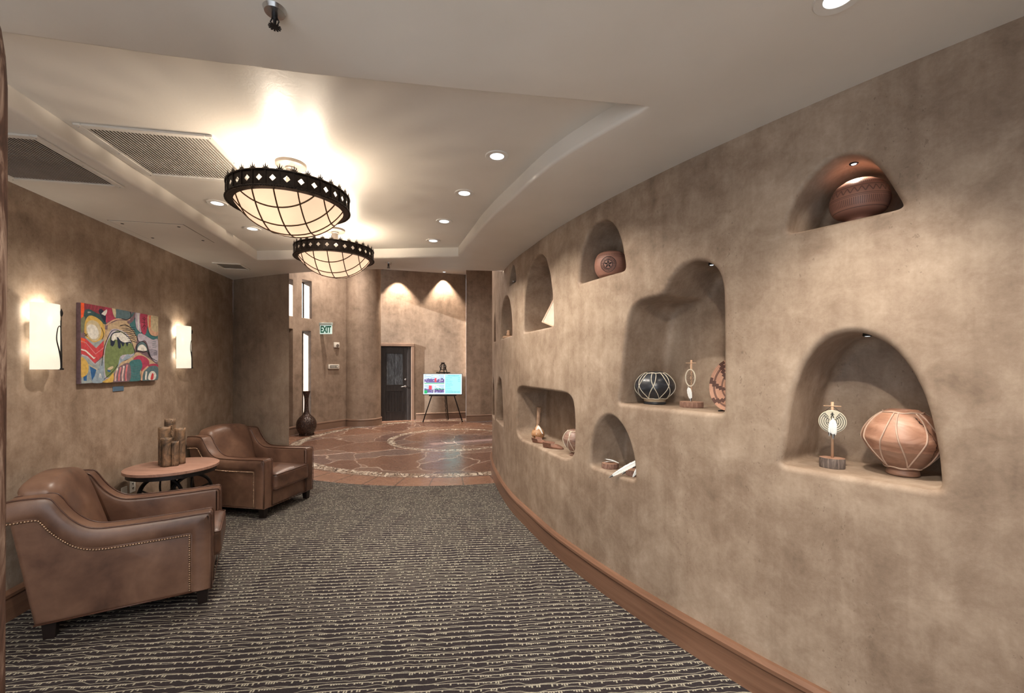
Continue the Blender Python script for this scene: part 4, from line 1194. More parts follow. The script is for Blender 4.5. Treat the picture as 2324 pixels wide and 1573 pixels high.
M_bark = mk_bark()
def clayrolls():
    t = thing('vase_cluster', 'cluster of five brown bark-like clay tubes standing on the round table', 'vase', (-2.955, 3.70, TZ + .003), 0)
    dat = [(-.088, .095, .038, .385), (-.080, .018, .038, .325), (.030, .060, .038, .31), (-.005, -.042, .038, .240), (.046, -.015, .026, .205)]
    for i, (x, y, r, h) in enumerate(dat):
        bm = bmesh.new(); n = 40; m = 16
        rings = []
        for j in range(m + 1):
            z = h * j / m; ring = []
            for k in range(n + 5):
                a = 2 * PI * k / n + i * 1.3 - .9
                over = .004 * max(0, k - n + 3) / 3
                rag = .0035 * noise.noise(Vector((k * .8 + i * 9, z * 60, i)))* (1 if k > n or k < 3 else .25)
                rr = r * (1 + .05 * math.sin(a * 2 + i)) + over + rag
                ring.append(bm.verts.new((rr * math.cos(a), rr * math.sin(a), z + (0.006 * noise.noise(Vector((k * .7, i * 3, 0))) if j == m else 0))))
            rings.append(ring)
        for a_, b_ in zip(rings, rings[1:]):
            for k in range(n + 4): bm.faces.new((a_[k], a_[k + 1], b_[k + 1], b_[k]))
        # ragged bark flake along the seam
        for j in range(22):
            z = h * (j + .5) / 22; a = 2 * PI + i * 1.3 - .9 + .35 + .12 * math.sin(j * 1.7)
            s = .006 + .006 * random.random()
            q = [Vector(((r + .004) * math.cos(a + da), (r + .004) * math.sin(a + da), z + dz)) for da, dz in ((-.1, 0), (0, s), (.12, .2 * s), (.02, -s))]
            tip = Vector(((r + .010) * math.cos(a), (r + .010) * math.sin(a), z))
            vv = [bm.verts.new(p) for p in q]; tv = bm.verts.new(tip)
            for k in range(4): bm.faces.new((vv[k], vv[(k + 1) % 4], tv))
        o = mesh_obj('clay_tube', bm, M_bark, t, False)
        autosmooth(o, 60); o.location = (x, y, 0)
        sd = o.modifiers.new('thick', 'SOLIDIFY'); sd.thickness = .005; sd.offset = -1
clayrolls()
# ------------------------------------------------------------------ wooden post at the left edge
def post():
    bm = bmesh.new()
    # a board standing on edge, its inner top corner rounded over
    pts = [(-1.30, 0.004), (-.950, .004), (-.947, 1.2), (-.943, 1.9), (-.943, 2.10), (-.947, 2.16), (-.955, 2.21), (-.968, 2.25), (-1.0, 2.29), (-1.30, 2.32)]
    prism(bm, pts, .765, .80, 'y', .004, 2)
    o = mesh_obj('wooden_post', bm, M_post); autosmooth(o)
    tag(o, 'tall dark grained wooden post with a rounded top at the left edge', 'post')
post()
# ------------------------------------------------------------------ lobby things
def big_vase():
    p = at(695, 985, 0); X, Y = -4.70, 9.75
    t = thing('floor_vase', 'tall dark speckled bottle vase standing on the lobby floor before the slit windows', 'vase', (X, Y, 0))
    tt = NT('speckled_bronze_glaze'); v = tt.n('ShaderNodeTexVoronoi'); tt.l(tt.obj(), v.inputs['Vector']); v.inputs['Scale'].default_value = 48
    tt.bump(v.outputs['Distance'], .9, .008)
    m = tt.fin(tt.ramp(v.outputs['Distance'], [(.1, (.10, .055, .035)), (.5, (.028, .015, .012))]), .24, .2)
    prof = [(0, .0), (.115, .0), (.13, .03), (.165, .07), (.205, .16), (.214, .25), (.198, .335), (.15, .41), (.095, .46), (.068, .50), (.052, .56), (.045, .68), (.046, .82), (.060, .92), (.080, .985), (.084, 1.0), (.076, 1.0), (.050, .9), (.03, .7), (0, .6)]
    bm = bmesh.new(); lathe(bm, [(q.x, q.y) for q in catmull([Vector(q) for q in prof], 4)], 56)
    mesh_obj('body', bm, m, t, True)
    for k in range(3):
        a = 2 * PI * k / 3 + .9; bm = bmesh.new()
        tube(bm, [(.14 * math.cos(a), .14 * math.sin(a), .05), (.155 * math.cos(a), .155 * math.sin(a), .025), (.165 * math.cos(a), .165 * math.sin(a), .003)], [.03, .026, .022], 10)
        mesh_obj('foot', bm, m, t, True)
big_vase()
def wall_frame(px, z):
    s, q = WW.hit(px); u = WW.T(s); return Vector((q.x, q.y, z)), math.atan2(u.y, u.x), q.y
def text_obj(txt, size, m, parent, loc, rot, ext=.001, name='lettering', sx=1.0):
    cu = bpy.data.curves.new(name, 'FONT'); cu.body = txt; cu.size = size; cu.extrude = ext; cu.align_x = 'CENTER'; cu.align_y = 'CENTER'; cu.offset = size * .035
    o = bpy.data.objects.new(name, cu); C.objects.link(o)
    dg = bpy.context.evaluated_depsgraph_get(); me = bpy.data.meshes.new_from_object(o.evaluated_get(dg))
    bpy.data.objects.remove(o); me.materials.clear(); me.materials.append(m)
    o = bpy.data.objects.new(name, me); C.objects.link(o); o.parent = parent; o.location = loc; o.rotation_euler = rot; o.scale = (sx, 1, 1)
    return o
def exit_sign():
    p, a, Y = wall_frame(731, 0); z = lambda py: EYE + (HOR - py) / F * (Y - .1)
    t = thing('exit_sign', 'pale EXIT sign with green letters on the lobby window wall', 'sign', (p.x, p.y, z(758)), a)
    H = z(733) - z(758)
    rz = -a + math.radians(-6)
    # the panel is turned towards the hall
    bm = bmesh.new(); box(bm, -.05, .05, -.06, 0, H * .70, H + .02, .006); mesh_obj('wall_bracket', bm, M_trimwhite, t)
    pan = thing('x', None, None); C.objects.unlink(pan); bpy.data.objects.remove(pan)
    bm = bmesh.new(); box(bm, -.155, .155, -.012, .012, 0, H * .82, .004); o1 = mesh_obj('panel', bm, emis('lit_sign_face', (.62, .80, .74), .35), t)
    bm = bmesh.new(); box(bm, -.165, .165, -.035, .035, H * .80, H * 1.04, .008); o2 = mesh_obj('housing', bm, simple('sign_housing_grey', (.40, .47, .45), .4), t)
    for o in (o1, o2): o.location = (0, -.14, 0); o.rotation_euler.z = rz
    tx = text_obj('EXIT', H * .82, simple('exit_green', (.015, .17, .11), .5, 0, .02), t, (0, -.14, H * .385), (PI / 2, 0, rz), .003, 'lettering', .60)
    n = Matrix.Rotation(rz, 3, 'Z') @ Vector((0, -.016, 0)); tx.location = Vector((0, -.14, H * .385)) + n
exit_sign()
def small_wall(px, py0, py1, pw, name, label, cat, kind):
    p, a, Y = wall_frame(px, 0); z0 = EYE + (HOR - py1) / F * Y; z1 = EYE + (HOR - py0) / F * Y; w_ = pw / F * Y * 1.25
    t = thing(name, label, cat, (p.x, p.y, z0), a); h = z1 - z0
    bm = bmesh.new(); box(bm, -w_ / 2, w_ / 2, -.04, -.002, 0, h, .008); autosmooth(mesh_obj('housing', bm, M_trimwhite, t))
    bm = bmesh.new()
    if kind == 'alarm':
        lathe(bm, [(0, -.02), (.035, -.02), (.04, -.005), (.04, .0)], 20, Matrix.Translation((0, -.055, h * .38)) @ Matrix.Rotation(-PI / 2, 4, 'X')); autosmooth(mesh_obj('strobe', bm, M_chrome, t))
    else:
        box(bm, -w_ * .38, w_ * .38, -.046, -.038, h * .2, h * .8, .003); mesh_obj('display', bm, simple('dark_display', (.10, .11, .10), .3), t)
        bm = bmesh.new()
        for k in range(3): box(bm, -w_ * .34, w_ * .12, -.049, -.045, h * (.3 + .16 * k), h * (.36 + .16 * k))
        mesh_obj('display_rows', bm, M_trimwhite, t)
        bm = bmesh.new(); box(bm, w_ * .2, w_ * .33, -.052, -.045, h * .3, h * .7, .002); mesh_obj('button', bm, M_trimwhite, t)
small_wall(762.5, 777, 789, 11, 'fire_alarm', 'white fire alarm strobe on the lobby wall right of the EXIT sign', 'alarm', 'alarm')
small_wall(756, 827, 837.5, 23, 'control_panel', 'white wall control panel with grey display below the fire alarm strobe', 'control panel', 'panel')
def easel_tv():
    cx_, Y = ray(1005.5) * 12.1, 12.1
    e = thing('easel', 'black three legged easel carrying the lit screen in the lobby', 'easel', (cx_, Y, 0))
    zt = 1.62
    for x0, y0, x1, y1 in ((-.12, 0, -.555, -.08), (.12, 0, .56, -.08), (0, .03, .06, .58)):
        bm = bmesh.new(); tube(bm, [(x0 * .3, y0 + .04, zt), (x1, y1, .002)], .016, 8); mesh_obj('leg', bm, M_iron, e, True)
    bm = bmesh.new(); box(bm, -.38, .38, -.11, .02, .735, .765, .004); mesh_obj('shelf_bar', bm, M_iron, e)
    bm = bmesh.new(); box(bm, -.2, .2, .01, .04, 1.38, 1.41, .004); mesh_obj('cross_bar', bm, M_iron, e)
    bm = bmesh.new()
    P = [(.05 + .006 * math.sin(k), .30 - .26 * k / 30 + .012 * math.cos(k * 1.3), .05 + .68 * k / 30) for k in range(31)]; tube(bm, P, .012, 6); mesh_obj('hanging_cable', bm, M_foot, e, True)
    # round openwork ornament on the top of the easel
    o = thing('openwork_ornament', 'small round black and silver openwork ornament above the screen', 'ornament', (cx_ + .0, Y - .01, 1.46))
    bm = bmesh.new()
    tube(bm, [(.085 * math.cos(2 * PI * k / 32), 0, .10 + .085 * math.sin(2 * PI * k / 32)) for k in range(32)], .012, 8, True)
    mesh_obj('ring', bm, M_foot, o, True)
    bm = bmesh.new()
    for k in range(6):
        a = 2 * PI * k / 6; tube(bm, [(0, -.004, .10), (.03 * math.cos(a + .3), -.004, .10 + .03 * math.sin(a + .3)), (.07 * math.cos(a), -.004, .10 + .07 * math.sin(a))], .006, 6)
    lathe(bm, [(0, .012), (.02, .008), (.022, -.004), (0, -.006)], 14, Matrix.Translation((0, -.004, .10)) @ Matrix.Rotation(PI / 2, 4, 'X'))
    mesh_obj('star', bm, M_chrome, o, True)
    bm = bmesh.new(); box(bm, -.05, .05, -.03, .03, .185, .225, .01); tube(bm, [(-.06, 0, .0), (-.03, 0, .18)], .01, 6); tube(bm, [(.06, 0, .0), (.03, 0, .18)], .01, 6)
    mesh_obj('clip', bm, M_foot, o)
    # screen
    w_, h_ = 1.10, .60
    s = thing('display_screen', 'bright wide screen with four photos and pale blue schedule on the easel', 'screen', (cx_ + .003, Y - .105, .768), math.radians(1.5))
    s.rotation_euler.x = math.radians(-3)
    bm = bmesh.new(); box(bm, -w_ / 2, w_ / 2, 0, .05, 0, h_, .006); mesh_obj('bezel', bm, M_foot, s)
    mats = [emis('screen_' + n, c, k) for n, c, k in (('ice', (.28, .80, .86), 1.25), ('white', (.85, .95, 1), 1.2), ('sky', (.42, .58, .80), 1.0), ('cloud', (.8, .88, 1), 1.1), ('violet', (.16, .13, .34), .8), ('red', (.75, .08, .12), .9),
            ('green', (.02, .45, .16), .8), ('ink', (.03, .04, .10), .6), ('lilac', (.55, .50, .80), .9), ('textgrey', (.10, .32, .38), .8))]
    bm = bmesh.new()
    L = [0]
    for mm in mats: mm.node_tree.nodes['Principled BSDF'].inputs['Emission Strength'].default_value *= .52
    def rect(x0, x1, z0, z1, mi, sl=0):
        L[0] += 1; y = -.001 - L[0] * .00003
        f = bm.faces.new([bm.verts.new(q) for q in ((x0, y, z0), (x1, y, z0), (x1 + sl, y, z1), (x0 + sl, y, z1))]); f.material_index = mi
    b = .012; X0, X1, Z0, Z1 = -w_ / 2 + b, w_ / 2 - b, b + .01, h_ - b
    wx = X1 - X0; hz = Z1 - Z0
    U = lambda u: X0 + u * wx
    Vv = lambda v: Z0 + v * hz
    rect(X0, X1, Z0, Z1, 1)
    rect(U(.56), U(.985), Vv(.02), Vv(.98), 0)
    def photo(u0, u1, v0, v1, seed):
        rnd = random.Random(seed)
        rect(U(u0), U(u1), Vv(v0), Vv(v1), 2)
        du, dv = u1 - u0, v1 - v0
        for _ in range(5): a = rnd.random() * .7; c = .62 + rnd.random() * .3; rect(U(u0 + du * a), U(u0 + du * min(1, a + .25)), Vv(v0 + dv * c), Vv(v0 + dv * (c + .05)), 3)
        rect(U(u0), U(u1), Vv(v0 + dv * .12), Vv(v0 + dv * .5), 4)
        for _ in range(26):
            a = rnd.random() * .92; c = .10 + rnd.random() * .42; rect(U(u0 + du * a), U(u0 + du * (a + .03 + .05 * rnd.random())), Vv(v0 + dv * c), Vv(v0 + dv * (c + .04 + .07 * rnd.random())), rnd.choice([7, 8, 7, 3, 4]))
        return du, dv
    photo(.02, .545, .52, .98, 1); rect(U(.29), U(.34), Vv(.60), Vv(.80), 5); rect(U(.02), U(.545), Vv(.52), Vv(.555), 6)
    photo(.02, .265, .03, .48, 2); rect(U(.14), U(.22), Vv(.24), Vv(.43), 5); rect(U(.02), U(.10), Vv(.03), Vv(.20), 6)
    photo(.285, .545, .03, .48, 3); rect(U(.285), U(.545), Vv(.24), Vv(.27), 6)
    for k, (a0, a1) in enumerate(((.63, .93), (.58, .75), (.58, .70), (.58, .76), (.58, .74), (.58, .77), (.58, .71), (.58, .73), (.58, .75), (.58, .95))):
        rnd = random.Random(k); v = .90 - .09 * k; u = a0
        while u < a1:
            l = .012 + .02 * rnd.random(); rect(U(u), U(min(a1, u + l)), Vv(v), Vv(v + (.032 if k in (0, 9) else .018)), 9); u += l + .006
    for k in (1, 2, 3): rect(U(.90), U(.96), Vv(.90 - .09 * k), Vv(.915 - .09 * k), 9)
    mesh_obj('picture', bm, mats, s, False, False)
easel_tv()
# ------------------------------------------------------------------ things in the niches
def in_niche(px, depth):
    """floor point on the sight line of px, depth metres behind the wall face"""
    t, q = W.hit(px); X = Vector((q.x, q.y)); r = ray(px)
    for _ in range(40):
        X.x = r * X.y
        k = min(range(len(W.p)), key=lambda k: (W.p[k] - X).length); dd = (X - W.p[k]).dot(W.N(W.s[k]))
        X.y += (depth - dd) * .7
    X.x = r * X.y
    return X
def prof_r(prof, z):
    for (r0, z0), (r1, z1) in zip(prof, prof[1:]):
        if min(z0, z1) <= z <= max(z0, z1) and z0 != z1: return r0 + (r1 - r0) * (z - z0) / (z1 - z0)
    return prof[-1][0]
def pot(name, label, px, depth, key, prof, m, lace=None, lace_m=None, mouth=None, group=None, rim_m=None, rz=0, cat='pot'):
    X = in_niche(px, depth); z = NICHE[key] + .001
    t = thing(name, label, cat, (X.x, X.y, z), rz, group)
    P = catmull([Vector(q) for q in prof], 6); P = [(max(0, q.x), q.y) for q in P]
    bm = bmesh.new(); lathe(bm, P, 64)
    autosmooth(mesh_obj('body', bm, m, t), 60)
    if lace:
        n, zt, zb, tw, rr = lace
        bm = bmesh.new(); K = 26
        outerP = [q for q in P]
        imax = max(range(len(P)), key=lambda i: P[i][1]); up = P[:imax + 1]
        for k in range(n):
            a0 = 2 * PI * k / n
            for sg in (1, -1):
                path = []
                for j in range(K + 1):
                    z_ = zb + (zt - zb) * j / K; r = prof_r(up, z_) + rr * .5
                    a = a0 + sg * tw * math.sin(PI / 2 * j / K)
                    path.append((r * math.cos(a), r * math.sin(a), z_))
                tube(bm, path, rr, 6)
        for z_ in (zt, zb):
            r = prof_r(up, z_) + rr * .5
            tube(bm, [(r * math.cos(2 * PI * k / 60), r * math.sin(2 * PI * k / 60), z_ + .002 * math.sin(n * 2 * PI * k / 60)) for k in range(60)], rr * 1.3, 6, True)
        mesh_obj('lacing', bm, lace_m, t, True)
    return t
def clay(name, stops, scale=4, rough=.5, stretch=(1, 1, 3), dist=.8):
    t = NT(name); a = t.noise(scale, 5, .6, t.map(sc=stretch), dist); b = t.noise(90, 3)
    t.bump(t.math('ADD', t.math('MULTIPLY', a, .5), t.math('MULTIPLY', b, .2)), .25, .004)
    return t, t.ramp(a, stops)
def crack_mat():
    t, col = clay('cracked_terracotta', [(.3, (.20, .095, .06)), (.5, (.36, .185, .12)), (.7, (.50, .30, .215))], 7)
    x, y, z = t.sep()
    n = t.noise(30, 4, .7)
    # one crack that wanders down the side facing the hall
    line = t.math('ADD', t.math('MULTIPLY', z, -.32), .055)
    dd = t.math('ABSOLUTE', t.math('SUBTRACT', t.math('ADD', x, t.math('MULTIPLY', t.math('SUBTRACT', n, .5), .035)), line))
    ck = t.math('MULTIPLY', t.math('LESS_THAN', dd, .0016), t.math('LESS_THAN', y, 0))
    ck = t.math('MULTIPLY', ck, t.math('MULTIPLY', t.math('LESS_THAN', z, .25), t.math('GREATER_THAN', z, .07)))
    col = t.mix(ck, col, (.03, .012, .008))
    low = t.math('LESS_THAN', t.math('ADD', z, t.math('MULTIPLY', n, .03)), .125)
    col = t.mix(t.math('MULTIPLY', low, .45), col, (.13, .085, .06))
    return t.fin(col, .42)
HIDE = simple('rawhide_lace', (.47, .33, .25), .55, 0, .15, 30)
SINEW = simple('pale_sinew', (.66, .60, .48), .55, 0, .1, 30)
def engraved(name, c_light, c_dark, bands):
    t, col = clay(name, [(.3, tuple(c * .8 for c in c_light)), (.7, c_light)], 6)
    x, y, z = t.sep(); ang = t.math('ARCTAN2', y, x)
    mask = None
    for (za, zb, N, kind) in bands:
        inb = t.math('MULTIPLY', t.math('GREATER_THAN', z, za), t.math('LESS_THAN', z, zb))
        if kind == 'line': mk = inb
        elif kind == 'tick':
            mk = t.math('MULTIPLY', inb, t.math('LESS_THAN', t.math('FRACT', t.math('MULTIPLY', ang, N / (2 * PI))), .42))
        else:
            f = t.math('ABSOLUTE', t.math('SUBTRACT', t.math('FRACT', t.math('MULTIPLY', ang, N / (2 * PI))), .5))
            zz = t.math('DIVIDE', t.math('SUBTRACT', z, za), (zb - za) * 2)
            d = t.math('ABSOLUTE', t.math('SUBTRACT', f, zz)); mk = t.math('MULTIPLY', inb, t.math('LESS_THAN', d, .09))
        mask = mk if mask is None else t.math('MAXIMUM', mask, mk)
    col = t.mix(t.math('MULTIPLY', mask, .8), col, c_dark)
    return t.fin(col, .5)
# niche with the wide red bowl
pot('clay_bowl', 'red clay bowl with engraved bands in the highest niche near the ceiling', 1950, .17, 'bowl',
    [(0, 0), (.046, 0), (.050, .012), (.042, .03), (.05, .042), (.088, .06), (.106, .10), (.104, .140), (.086, .178), (.06, .198), (.052, .202), (.045, .195), (.0, .18)],
    engraved('engraved_red_clay', (.33, .155, .11), (.10, .05, .038), [(.066, .069, 0, 'line'), (.078, .108, 90, 'tick'), (.112, .1145, 0, 'line'), (.118, .121, 0, 'line'), (.128, .152, 26, 'zig'), (.156, .159, 0, 'line'), (.170, .190, 80, 'tick')]), cat='bowl')
# niche with the star pot
def star_pot():
    t0 = pot('engraved_pot', 'squarish reddish pot with a dark star medallion in an arched upper niche', 1386, .155, 'star',
        [(0, 0), (.05, 0), (.055, .008), (.045, .016), (.085, .03), (.112, .075), (.118, .120), (.109, .170), (.088, .198), (.058, .208), (.05, .20), (0, .19)],
        engraved('engraved_rose_clay', (.34, .17, .125), (.10, .05, .04), [(.165, .178, 60, 'tick'), (.155, .158, 0, 'line'), (.025, .035, 60, 'tick')]))
    # medallion, curved onto the pot face turned to the hall
    md = math.radians(-112); bm = bmesh.new()
    def on(u, v):   # u sideways metres, v up metres
        z = .10 + v; r = prof_r([(.085, .03), (.112, .075), (.118, .120), (.109, .170), (.088, .198)], z) + .003
        a = md + u / .116; return (r * math.cos(a), r * math.sin(a), z)
    def ring(r, w_): tube(bm, [on(r * math.cos(2 * PI * k / 48), r * math.sin(2 * PI * k / 48)) for k in range(48)], w_, 5, True)
    ring(.030, .0022); ring(.054, .0022)
    for k in range(40):
        a = 2 * PI * k / 40; tube(bm, [on(q * math.cos(a), q * math.sin(a)) for q in (.034, .042, .050)], .0013, 4)
    for k in range(5):
        a = PI / 2 + 2 * PI * k / 5
        for w_ in (-.30, 0, .30): tube(bm, [on(.004 * math.cos(a), .004 * math.sin(a)), on(.016 * math.cos(a + w_), .016 * math.sin(a + w_)), on(.026 * math.cos(a), .026 * math.sin(a))], .0022, 4)
    mesh_obj('star_medallion', bm, simple('dark_slip', (.035, .022, .02), .5), t0, True)
star_pot()
# stepped niche
blk, bc = clay('black_burnished_clay', [(.3, (.012, .013, .016)), (.55, (.028, .031, .038)), (.8, (.10, .11, .13))], 9)
M_black = blk.fin(bc, .3)
def black_pot():
    X = pot('laced_pot', 'black pot criss-crossed with pale sinew lacing in the stepped niche', 1486, .185, 'big',
        [(0, 0), (.066, 0), (.066, .016), (.070, .030), (.090, .048), (.118, .082), (.127, .115), (.115, .155), (.085, .19), (.055, .207), (.048, .212), (.042, .205), (0, .18)],
        M_black, (8, .203, .038, .55, .0024), SINEW)
    bm = bmesh.new(); lathe(bm, [(.0675, .017), (.070, .028), (.080, .038), (.076, .038), (.060, .017)], 48, None, True); autosmooth(mesh_obj('tan_foot_band', bm, simple('tan_foot', (.40, .32, .22), .5), X))
black_pot()
def bark_edge(r, h, m_top, m_side, parent, name='wood_slice', seed=1):
    bm = bmesh.new(); n = 60; rings = []
    rnd = random.Random(seed); ph = rnd.random() * 9
    for z, k_ in ((0, .97), (h * .3, 1.0), (h * .7, 1.01), (h, .98)):
        rings.append([bm.verts.new(((r * k_ + r * .05 * noise.noise(Vector((4 * math.cos(2 * PI * k / n), 4 * math.sin(2 * PI * k / n), ph))) + r * .022 * noise.noise(Vector((k * 1.1, z * 90, ph)))) * math.cos(2 * PI * k / n) * 1.12,
                                    (r * k_ + r * .05 * noise.noise(Vector((4 * math.cos(2 * PI * k / n), 4 * math.sin(2 * PI * k / n), ph + 3)))) * math.sin(2 * PI * k / n) * .9, z)) for k in range(n)])
    for a, b in zip(rings, rings[1:]):
        for k in range(n): f = bm.faces.new((a[k], a[(k + 1) % n], b[(k + 1) % n], b[k])); f.material_index = 1
    f = bm.faces.new(rings[-1]); f.material_index = 0; f = bm.faces.new(rings[0][::-1]); f.material_index = 0
    o = mesh_obj(name, bm, [m_top, m_side], parent); autosmooth(o, 35); return o
M_slice = wood('cut_wood_face', (.26, .14, .09), (.38, .22, .15), (.48, .30, .21), (12, 12, 12), .6, .1)
M_barkside = wood('bark_side', (.05, .04, .035), (.13, .10, .085), (.26, .21, .18), (60, 60, 8), .8, .8, 1.2, 1.0)
M_barkred = wood('reddish_bark_side', (.10, .05, .035), (.22, .12, .085), (.36, .22, .17), (60, 60, 8), .8, .8, 1.2, 1.0)
M_dowel = simple('pale_dowel', (.52, .33, .21), .55, 0, .12)
M_feather = simple('white_feather', (.74, .76, .74), .6, 0, .06, 60)
M_featherdark = simple('dark_feather_tip', (.05, .045, .045), .6, 0, .2, 60)
def feather(bm, base, tip, width, normal, dark=0, bend=0, n=26, barb=True, split=0):
    """flat vaned feather with a raised quill"""
    base, tip = Vector(base), Vector(tip); d = (tip - base); L = d.length; d.normalize()
    nrm = Vector(normal).normalized(); side = d.cross(nrm).normalized(); nrm = side.cross(d).normalized()
    prev = None
    for i in range(n + 1):
        f = i / n
        c = base + d * (L * f) + nrm * (bend * math.sin(PI * f))
        w_ = width * (math.sin(PI * min(1, max(0, (f - .06) / .97)) ** .75) ** .6 if f > .06 else 0.02)
        jag = (.86 + .14 * ((i * 7) % 5) / 4) if barb else 1
        l = c - side * w_ * .5 * jag + nrm * (-.12 * w_) + d * (-.2 * w_); r = c + side * w_ * .42 * jag + nrm * (-.12 * w_) + d * (-.2 * w_)
        cur = (bm.verts.new(l), bm.verts.new(c), bm.verts.new(r))
        if prev:
            for a, b in ((0, 1), (1, 2)):
                ff = bm.faces.new((prev[a], prev[b], cur[b], cur[a])); ff.material_index = 1 if f > 1 - dark else 0
        prev = cur
    rings = tube(bm, [base - d * L * .05] + [base + d * (L * i / 8) + nrm * (bend * math.sin(PI * i / 8) + .0008) for i in range(9)], [.0014] * 5 + [.001] * 5, 5)
def stand_thing(px, depth, key, label, name, r, h, pole_h, side_m, cat='ornament'):
    X = in_niche(px, depth); t = thing(name, label, cat, (X.x, X.y, NICHE[key] + .001), 0)
    bark_edge(r, h, M_slice, side_m, t, 'wood_slice_base', int(px))
    bm = bmesh.new(); tube(bm, [(0, 0, h - .002), (0, 0, pole_h)], .0055, 12); mesh_obj('dowel', bm, M_dowel, t, True)
    bm = bmesh.new(); tube(bm, [(-.032, -.004, pole_h - .018), (.032, -.004, pole_h - .018)], .0022, 8); mesh_obj('cross_pin', bm, M_dowel, t, True)
    return t
def dream():
    t = stand_thing(1569, .19, 'big', 'small hoop ornament with white feather on a dowel and wood slice beside the black pot', 'dreamcatcher', .062, .034, .285, M_barkred)
    t.rotation_euler.z = math.radians(-50)
    bm = bmesh.new()
    def hp(a, k=1): return Vector((.030 * k * math.cos(a), -.012, .178 + .050 * k * math.sin(a)))
    tube(bm, [hp(2 * PI * k / 36) for k in range(36)], .0034, 7, True); o = mesh_obj('hoop', bm, SINEW, t, True)
    bm = bmesh.new()
    for q in range(3):
        for k in range(10): tube(bm, [hp(2 * PI * (k + q * .5) / 10, 1 - .28 * q), hp(2 * PI * (k + .5 + q * .5) / 10, .72 - .26 * q)], .0007, 4); tube(bm, [hp(2 * PI * (k + 1 + q * .5) / 10, 1 - .28 * q), hp(2 * PI * (k + .5 + q * .5) / 10, .72 - .26 * q)], .0007, 4)
    tube(bm, [(0, 0, .266), (-.012, -.01, .25), (-.004, -.012, .228)], .0012, 5)
    mesh_obj('webbing', bm, simple('brown_thread', (.13, .09, .06), .6), t, True)
    bm = bmesh.new(); feather(bm, (-.012, -.014, .122), (.004, -.012, .035), .034, (0, -1, 0), .18, .004); mesh_obj('feather', bm, [M_feather, M_featherdark], t, False, False)
dream()
def basket():
    X = in_niche(1660, .155); z = NICHE['big']
    t = thing('woven_basket', 'shallow coiled basket plate with brown pattern propped at the right of the stepped niche', 'basket', (X.x, X.y, z + .147))
    R = .145
    nt = NT('coiled_basketry'); x, y, zz = nt.sep(); rr = nt.math('SQRT', nt.math('ADD', nt.math('MULTIPLY', x, x), nt.math('MULTIPLY', y, y))); an = nt.math('ARCTAN2', y, x)
    coil = nt.math('SINE', nt.math('MULTIPLY', rr, 900)); st = nt.math('SINE', nt.math('MULTIPLY', an, 150))
    base = nt.mix(nt.noise(20, 3), (.42, .20, .13), (.60, .36, .25))
    steps = nt.math('FLOOR', nt.math('MULTIPLY', rr, 62)); ph = nt.math('FRACT', nt.math('ADD', nt.math('MULTIPLY', an, 7 / (2 * PI)), nt.math('MULTIPLY', steps, .13)))
    pm = nt.math('MULTIPLY', nt.math('LESS_THAN', ph, .30), nt.math('GREATER_THAN', rr, .05))
    rim = nt.math('GREATER_THAN', nt.math('FRACT', nt.math('MULTIPLY', rr, 24)), .78)
    base = nt.mix(nt.math('MAXIMUM', pm, nt.math('MULTIPLY', rim, .8)), base, (.085, .035, .025))
    nt.bump(nt.math('ADD', nt.math('MULTIPLY', coil, .5), nt.math('MULTIPLY', st, .3)), .6, .002)
    m = nt.fin(base, .6)
    bm = bmesh.new(); lathe(bm, [(0, -.03), (.06, -.028), (.11, -.014), (R - .004, .004), (R, .010), (R - .002, .014), (R - .010, .010), (.11, -.006), (.06, -.020), (0, -.022)], 64)
    o = autosmooth(mesh_obj('coiled_dish', bm, m, t), 60)
    t_, q = W.hit(1655); N = W.N(t_); a = math.atan2(-N.y, -N.x) - math.radians(14)
    o.rotation_euler = Matrix.Rotation(a, 3, 'Z').to_euler(); o.rotation_euler = (Matrix.Rotation(a, 3, 'Z') @ Matrix.Rotation(math.radians(82), 3, 'Y')).to_euler()
    bm = bmesh.new()
    for s in (-1, 1): tube(bm, [(s * .04, -.05, -.144), (s * .04, .015, -.142), (s * .04, .03, -.12), (s * .03, .06, -.0)], .004, 6)
    tube(bm, [(-.04, .015, -.142), (.04, .015, -.142)], .004, 6)
    tube(bm, [(0.03, .06, 0), (0.03, .12, -.144)], .003, 6)
    o = mesh_obj('wire_stand', bm, M_iron, t, True); o.rotation_euler.z = a + PI / 2
basket()
